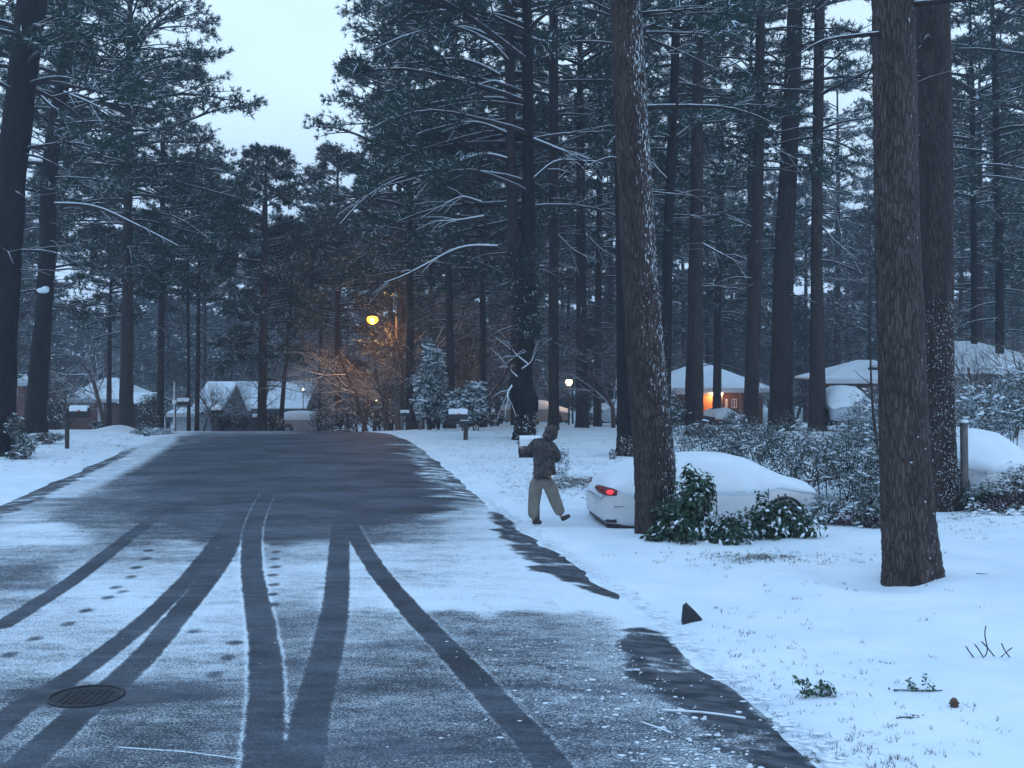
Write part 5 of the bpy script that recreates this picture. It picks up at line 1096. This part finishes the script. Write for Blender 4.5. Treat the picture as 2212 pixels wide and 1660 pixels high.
J = {'pel': (-.06, 0, .90), 'wai': (-.05, 0, 1.05), 'che': (-.03, .0, 1.27), 'nec': (.04, .02, 1.47), 'hd1': (.10, .03, 1.56), 'hd2': (.12, .03, 1.64),
     'lsh': (-.20, .02, 1.40), 'lel': (-.32, .09, 1.22), 'lwr': (-.40, .27, 1.29), 'rsh': (.15, .03, 1.37), 'rel': (.19, .12, 1.12), 'rwr': (.12, .33, 1.10),
     'lhi': (-.15, 0, .86), 'lkn': (-.19, .03, .47), 'lan': (-.215, -.01, .08), 'lto': (-.12, .0, .045), 'rhi': (.04, .0, .86), 'rkn': (.16, -.02, .49), 'ran': (.28, 0, .12), 'rto': (.37, .005, .13)}
def chain(names, rad, mat, nm, root=0, edges=None, lv=2):
    V = [J[n] if isinstance(n, str) else n for n in names]; Eg = edges or [(i, i + 1) for i in range(len(V) - 1)]; return skin(nm, V, Eg, rad, mat, po, root, lv)
b_names = ['pel', 'wai', 'che', 'nec', 'hd1', 'hd2', 'lsh', 'lel', 'lwr', 'rsh', 'rel', 'rwr', 'lhi', 'lkn', 'lan', 'rhi', 'rkn', 'ran', 'lto', 'rto', (.20, .045, 1.585), (.19, .04, 1.545)]
b_edges = [(0, 1), (1, 2), (2, 3), (3, 4), (4, 5), (2, 6), (6, 7), (7, 8), (2, 9), (9, 10), (10, 11), (0, 12), (12, 13), (13, 14), (0, 15), (15, 16), (16, 17), (14, 18), (17, 19), (4, 20), (4, 21)]
b_rad = [.10, .10, .11, .05, .07, .08, .05, .038, .026, .05, .038, .026, .06, .045, .028, .06, .045, .028, .018, .018, .018, .022]
n0 = len(b_names); V = [J[n] if isinstance(n, str) else n for n in b_names]; Eg = list(b_edges); Rr = list(b_rad)
def hand(wi, palm, fdir, up_, side):
    """palm, five unequal bent fingers, thumb from the side of the palm"""
    p0 = Vector(V[wi]); fd = Vector(fdir).normalized(); sd = Vector(side).normalized(); u = Vector(up_).normalized(); c = p0 + fd * .055
    V.append(tuple(c)); Rr.append(.026); Eg.append((wi, len(V) - 1)); ci = len(V) - 1
    for k_, (off, ln) in enumerate(((-.030, .070), (-.010, .082), (.010, .078), (.030, .060))):
        a = c + sd * off + fd * .035; b = a + fd * ln * .5 - u * .006; e_ = b + fd * ln * .38 - u * .028
        for q_, (pt, rr) in enumerate(((a, .011), (b, .0095), (e_, .008))): V.append(tuple(pt)); Rr.append(rr); Eg.append((ci if q_ == 0 else len(V) - 2, len(V) - 1))
    a = p0 + fd * .03 - sd * .035; b = a - sd * .02 + fd * .035 - u * .01
    for q_, (pt, rr) in enumerate(((a, .013), (b, .010))): V.append(tuple(pt)); Rr.append(rr); Eg.append((ci if q_ == 0 else len(V) - 2, len(V) - 1))
hand(8, None, (-.15, .75, .2), (0, 0, 1), (1, 0, 0)); hand(11, None, (-.5, .6, .1), (0, 0, 1), (.6, .5, 0))
skin('body', V, Eg, Rr, 'skin', po, 0, 2)
# jacket: torso and sleeves
jv = [(-.02, 0, .91), (-.05, 0, 1.08), (-.035, 0, 1.24), (-.01, .01, 1.36), (.05, .02, 1.45), (-.17, .02, 1.385), (-.27, .06, 1.28), (-.32, .10, 1.22), (-.39, .24, 1.275), (.13, .03, 1.36), (.20, .09, 1.22), (.205, .15, 1.12), (.15, .29, 1.10)]
je = [(0, 1), (1, 2), (2, 3), (3, 4), (3, 5), (5, 6), (6, 7), (7, 8), (3, 9), (9, 10), (10, 11), (11, 12)]
jr = [(.245, .195), (.255, .20), (.255, .19), (.20, .15), (.10, .10), (.115, .11), (.088, .088), (.085, .085), (.062, .062), (.11, .11), (.088, .088), (.085, .085), (.06, .06)]
skin('jacket', jv, je, jr, 'camo', po, 1)
# hood: closed behind, open towards the right front
hb_ = MB(); hb_.ell((.10, .02, 1.585), (.128, .13, .128), 20, 14)
for i_, (vx, vy, vz) in enumerate(hb_.v):
    t_ = (1.60 - vz) / .14; hb_.v[i_] = (vx - .045 * max(0, t_) ** 1.3 + .014 * math.sin(vz * 40 + vx * 20), vy, vz - .05 * max(0, t_) ** 2)
hb_.build('hood', M['camo'], po, True)
mb = MB(); mb.tube([(.195 + .012 * math.cos(t), .035 + .075 * math.sin(t), 1.575 + .085 * math.cos(t)) for t in np.linspace(0, 6.283, 17)], .02, 6, cap=False); mb.build('hood_rim', M['camo'], po, True)
skin('shirt_hem', [(-.045, 0, .90), (-.045, 0, .865)], [(0, 1)], [(.225, .175), (.218, .17)], 'red_cloth', po, 0, 2)
tv = [(-.055, 0, .90), (-.055, 0, .80), (-.15, 0, .74), (-.185, .02, .48), (-.205, 0, .27), (-.215, -.01, .09), (.045, 0, .73), (.14, 0, .50), (.215, 0, .30), (.285, .0, .155)]
te = [(0, 1), (1, 2), (2, 3), (3, 4), (4, 5), (1, 6), (6, 7), (7, 8), (8, 9)]
skin('trousers', tv, te, [(.215, .16), (.205, .16), (.135, .14), (.118, .12), (.10, .105), (.092, .10), (.13, .14), (.108, .12), (.092, .105), (.088, .095)], 'trouser', po, 0)
skin('shoe', [(-.235, -.01, .045), (-.15, 0, .05), (-.06, .01, .035)], [(0, 1), (1, 2)], [(.055, .05), (.055, .045), (.04, .03)], 'shoe', po, 0)
skin('shoe', [(.26, 0, .085), (.35, 0, .125), (.43, .01, .165)], [(0, 1), (1, 2)], [(.055, .05), (.055, .045), (.04, .03)], 'shoe', po, 0)

po.scale = (1.05, 1.05, 1.05)
# ------------------------------------------------------------------ small things on the ground
xy = wp([(187, 1520)])[0]; o = empty('manhole_cover', (xy[0], xy[1], rz_(*xy) + .008), 0, 'round iron manhole cover wet and bare in the snowy road, bottom left', 'manhole cover')
M['iron'] = m_plain('wet_iron', (.020, .021, .026), .6, .3, 18, .2)
mb = MB(); mb.tube([(.31 * math.cos(t), .31 * math.sin(t), .004) for t in np.linspace(0, 6.2832, 41)], .016, 6, cap=False); mb.build('frame', M['iron'], o)
mb = MB(); mb.disc_cyl((0, 0, -.012), .28, .03, 'z', 40)
for i in range(-4, 5):
    for j in range(-4, 5):
        if i * i + j * j < 15: mb.box(i * .062 - .018, i * .062 + .018, j * .062 - .018, j * .062 + .018, .0, .009)
mb.build('lid', M['iron'], o)
# wedge-shaped stone by the kerb
p = wp([(1495, 1350)])[0]; z = g1(*p); o = MB(); o.add([(-.12, -.07, -.04), (.13, -.05, -.04), (.11, .10, -.04), (-.11, .11, -.04), (-.115, -.05, .19), (-.06, .05, .20), (.03, -.03, .12), (.11, 0, .03)], [(3, 2, 1, 0), (0, 1, 7, 6, 4), (1, 2, 7), (2, 3, 5, 7), (3, 0, 4, 5), (4, 6, 5), (6, 7, 5)])
so_ = o.build('stone', M['stone'] if 'stone' in M else M['trim']); so_.location = (p[0], p[1], z); ND(so_, 'small black wedge-shaped stone poking out of the snow by the kerb', 'stone')
rs = np.random.RandomState(77)
# snow crumbs and clods kicked onto the road
def blobs(name, label, pts, rad, mat, flat=.5, cat='snow'):
    V = []; Fc = []; base = MB(); base.ell((0, 0, 0), (1, 1, 1), 7, 4); bv = np.array(base.v); bf = base.f
    for (x, y), r in zip(pts, rad):
        z = max(rz_(x, y), g1(x, y)); jit = 1 + rs.uniform(-.25, .25, (len(bv), 3)); q_ = bv * jit * [r * rs.uniform(.8, 1.9), r * rs.uniform(.7, 1.2), r * flat]; n = len(V)
        V += [(x + a, y + b, z + c + r * .15) for a, b, c in q_]; Fc += [tuple(i + n for i in f) for f in bf]
    me = bpy.data.meshes.new(name); me.from_pydata(V, [], Fc); o = link(name, me, M[mat], None, True); ND(o, label, cat, None, 'stuff'); return o
pts = []; rad = []
for i in range(1100):
    x = rs.uniform(1050, 1760); y = 1370 + rs.rand() ** .8 * 330; c = 1420 + (y - 1400) * 1.05
    if x > c - 60 and x < c + 160 and rs.rand() < .88: continue
    dens = np.exp(-((x - (c - 140)) / 170.) ** 2)
    if rs.rand() > dens + .06: continue
    p = wp([(x, y)])[0]; pts.append(p); rad.append(.006 + .015 * rs.rand() ** 4)
for i in range(120):
    p = wp([(rs.uniform(100, 1200), rs.uniform(1380, 1700))])[0]; pts.append(p); rad.append(.008 + .010 * rs.rand())
blobs('snow_crumbs', 'loose crumbs of snow scattered on the asphalt along the near gutter', pts, rad, 'snow', .5)
# twigs under snow on the road
for ln, r, lb in (([(1430, 1550), (1500, 1553), (1560, 1560), (1610, 1568)], .010, 'snow-covered stick lying on the road before the near gutter'), ([(1385, 1576), (1420, 1588), (1450, 1600)], .007, 'shorter snowed stick on the road left of the near gutter'),
                  ):
    L = [Vector((a, b, rz_(a, b) + .012)) for a, b in wp(ln)]; mb = MB(); mb.tube(smooth3(L, 10), r, 6); mb.tube([L[1], L[1] + Vector((.06, -.05, .01))], r * .7, 5); ND(mb.build('snowy_stick', M['snow'], None, True), lb, 'stick')
# sprigs lying in the snow
def sprig(label, stems_, mat, leaf, n, seed, twig='limb'):
    rs = np.random.RandomState(seed); d0 = stems_[0][0]; f = wp([d0])[0]; z0 = g1(*f); o = empty('sprig', (f[0], f[1], z0), 0, label, 'sprig'); P = []; mb = MB()
    for st in stems_:
        d = f[1]; L = [W(x, y, d) - Vector((f[0], f[1], z0)) for x, y in st]; L = [Vector((v.x, v.y + rs.uniform(-.03, .03), max(v.z, .01))) for v in L]; S = smooth3(L, 8); mb.tube(S, [.006] * 8, 4)
        for i in range(n): j = rs.randint(2, 8); P.append(np.array(S[j]) + rs.normal(0, .014, 3))
    mb.build('stem', M[twig], o, True)
    if n:
        N = rs.normal(0, 1, (len(P), 3)); N[:, 2] = abs(N[:, 2]) + .2; N /= np.linalg.norm(N, axis=1, keepdims=True); V, Fq = leaves(np.array(P), N, rs, leaf, leaf * .5, .3); link('leaves', npmesh('leaves', V, Fq), M[mat], o, False)
sprig('clump of green leaves half buried in snow near the bottom of the yard', [[(1790, 1518), (1770, 1495), (1745, 1480), (1722, 1468)], [(1790, 1518), (1790, 1490), (1775, 1478)], [(1790, 1518), (1762, 1505), (1730, 1495)], [(1790, 1518), (1800, 1500), (1788, 1480)]], 'leaf_sprig', .06, 70, 1)
sprig('green sprig with two upright tips in the yard snow', [[(2035, 1508), (2010, 1500), (1975, 1492), (1930, 1490)], [(2020, 1505), (2008, 1485), (1995, 1462)], [(1985, 1500), (1972, 1485), (1962, 1472)]], 'leaf_sprig', .045, 50, 2)
sprig('bare twigs bent up out of the snow near the right edge', [[(2127, 1430), (2140, 1405), (2122, 1375), (2130, 1352)], [(2150, 1425), (2135, 1400), (2118, 1385)], [(2102, 1420), (2092, 1408), (2086, 1396)], [(2122, 1420), (2115, 1405), (2106, 1392)], [(2180, 1422), (2170, 1405), (2164, 1390)], [(2160, 1418), (2175, 1408), (2186, 1398)]], 'leaf_sprig', .04, 0, 3)
sprig('single curved twig right of the nearest trunk', [[(2110, 1252), (2125, 1244), (2150, 1248)]], 'leaf_sprig', .03, 0, 4)
sprig('pale dry sprig below the green sprigs', [[(1935, 1570), (1950, 1558), (1968, 1556)], [(1960, 1570), (1978, 1565), (1988, 1568)]], 'leaf_dry', .03, 16, 5)
p = wp([(2061, 1552)])[0]; mb = MB(); mb.ell((0, 0, .03), (.035, .035, .05), 10, 8)
for i in range(26): t = i * 2.4; h = .0 + .07 * i / 26; r = .036 * math.sin(math.pi * (.15 + .8 * i / 26)); mb.ell((r * math.cos(t), r * math.sin(t), h), (.012, .012, .006), 6, 3)
pc = mb.build('pine_cone', M['cone'] if 'cone' in M else M['dark_wood'], None, True); pc.location = (p[0], p[1], g1(*p)); ND(pc, 'brown pine cone lying on the snow at lower right', 'pine cone')
# grass tips and litter breaking through the snow
def tips(name, label, spots, hgt, mat, seed, wdt=.006):
    rs = np.random.RandomState(seed); P = []
    for (x, y, sx, sy, n) in spots:
        for i in range(n):
            px, py = rs.normal(x, sx), rs.normal(y, sy)
            if py < 915: continue
            q_ = wp([(px, py)])[0]; e_ = float(edge(q_[1]))
            if q_[0] < e_ + .02 and q_[0] > e_ - RW: continue
            k = rs.randint(2, 7)
            for j in range(k): P.append((q_[0] + rs.normal(0, .03), q_[1] + rs.normal(0, .03)))
    P = np.array(P); Z = gz(P[:, 0], P[:, 1]); P = np.concatenate([P, Z[:, None] - .005], 1); D = np.tile([[0, 0, 1.0]], (len(P), 1))
    V = blades(P, D, rs, 2, hgt, wdt, .7, 0); V = V; o = link(name, npmesh(name, V, tri_faces(len(V) // 3)), M[mat], None, False); ND(o, label, 'grass', None, 'stuff')
tips('grass_tips', 'dry grass tips breaking through the snow of the right yard', [(1190, 1050, 60, 18, 420), (1640, 1212, 110, 9, 190), (1260, 1040, 55, 20, 260), (1110, 1000, 60, 18, 140), (1700, 1550, 120, 60, 110), (1950, 1500, 220, 110, 45), (1600, 1450, 60, 60, 70), (1150, 960, 90, 14, 160), (1040, 990, 60, 20, 120), (1340, 1000, 30, 12, 60),
     (1640, 1216, 30, 5, 160), (2100, 1130, 60, 20, 120), (1800, 1650, 140, 25, 120), (1720, 1300, 200, 50, 30)], .055, 'leaf_dry', 5)
tips('grass_tips', 'dry grass tips in the snow of the left verge', [(240, 968, 90, 8, 120), (330, 945, 60, 6, 160), (90, 1000, 80, 10, 70)], .07, 'leaf_dry', 6)
# ragged snow fringe lip along the right gutter
pts = []; rad = []
for i in range(420):
    Yq = 8.0 + 16 * rs.rand() ** 1.4; e_ = float(edge(Yq)); pts.append((e_ + rs.normal(.02, .07), Yq)); rad.append(rs.uniform(.015, .045))
blobs('snow_edge', 'lumpy lip of snow along the near gutter edge', pts, rad, 'snow', .28)

# ------------------------------------------------------------------ tell look-alikes apart by place
_by = {}
for o_ in list(COL.objects):
    if o_.parent is None and 'label' in o_.keys() and 'kind' not in o_.keys(): _by.setdefault(o_['label'], []).append(o_)
for lb_, os_ in _by.items():
    if len(os_) > 1:
        os_.sort(key=lambda q_: q_.location.x / q_.location.y); nm_ = {2: ('left', 'right'), 3: ('left', 'middle', 'right'), 4: ('leftmost', 'left middle', 'right middle', 'rightmost')}.get(len(os_))
        if nm_:
            for a_, b_ in zip(os_, nm_): a_['label'] = lb_ + ', ' + b_ + ' one'

# ------------------------------------------------------------------ air
HAZE = 0.0018
if HAZE:
    mb = MB(); mb.box(-400, 400, -50, 260, -7.5, 42); hz_o = mb.build('haze', []); m, n, b = newmat('haze'); n.nodes.remove(b); pv = n.nodes.new('ShaderNodeVolumePrincipled')
    pv.inputs['Color'].default_value = (.72, .82, 1.0, 1); pv.inputs['Density'].default_value = HAZE; pv.inputs['Anisotropy'].default_value = .3; n.links.new(pv.outputs[0], n.nodes['Material Output'].inputs['Volume'])
    hz_o.data.materials.append(m); hz_o['kind'] = 'stuff'; hz_o['label'] = 'thin blue dusk haze filling the street and woods'; hz_o['category'] = 'haze'
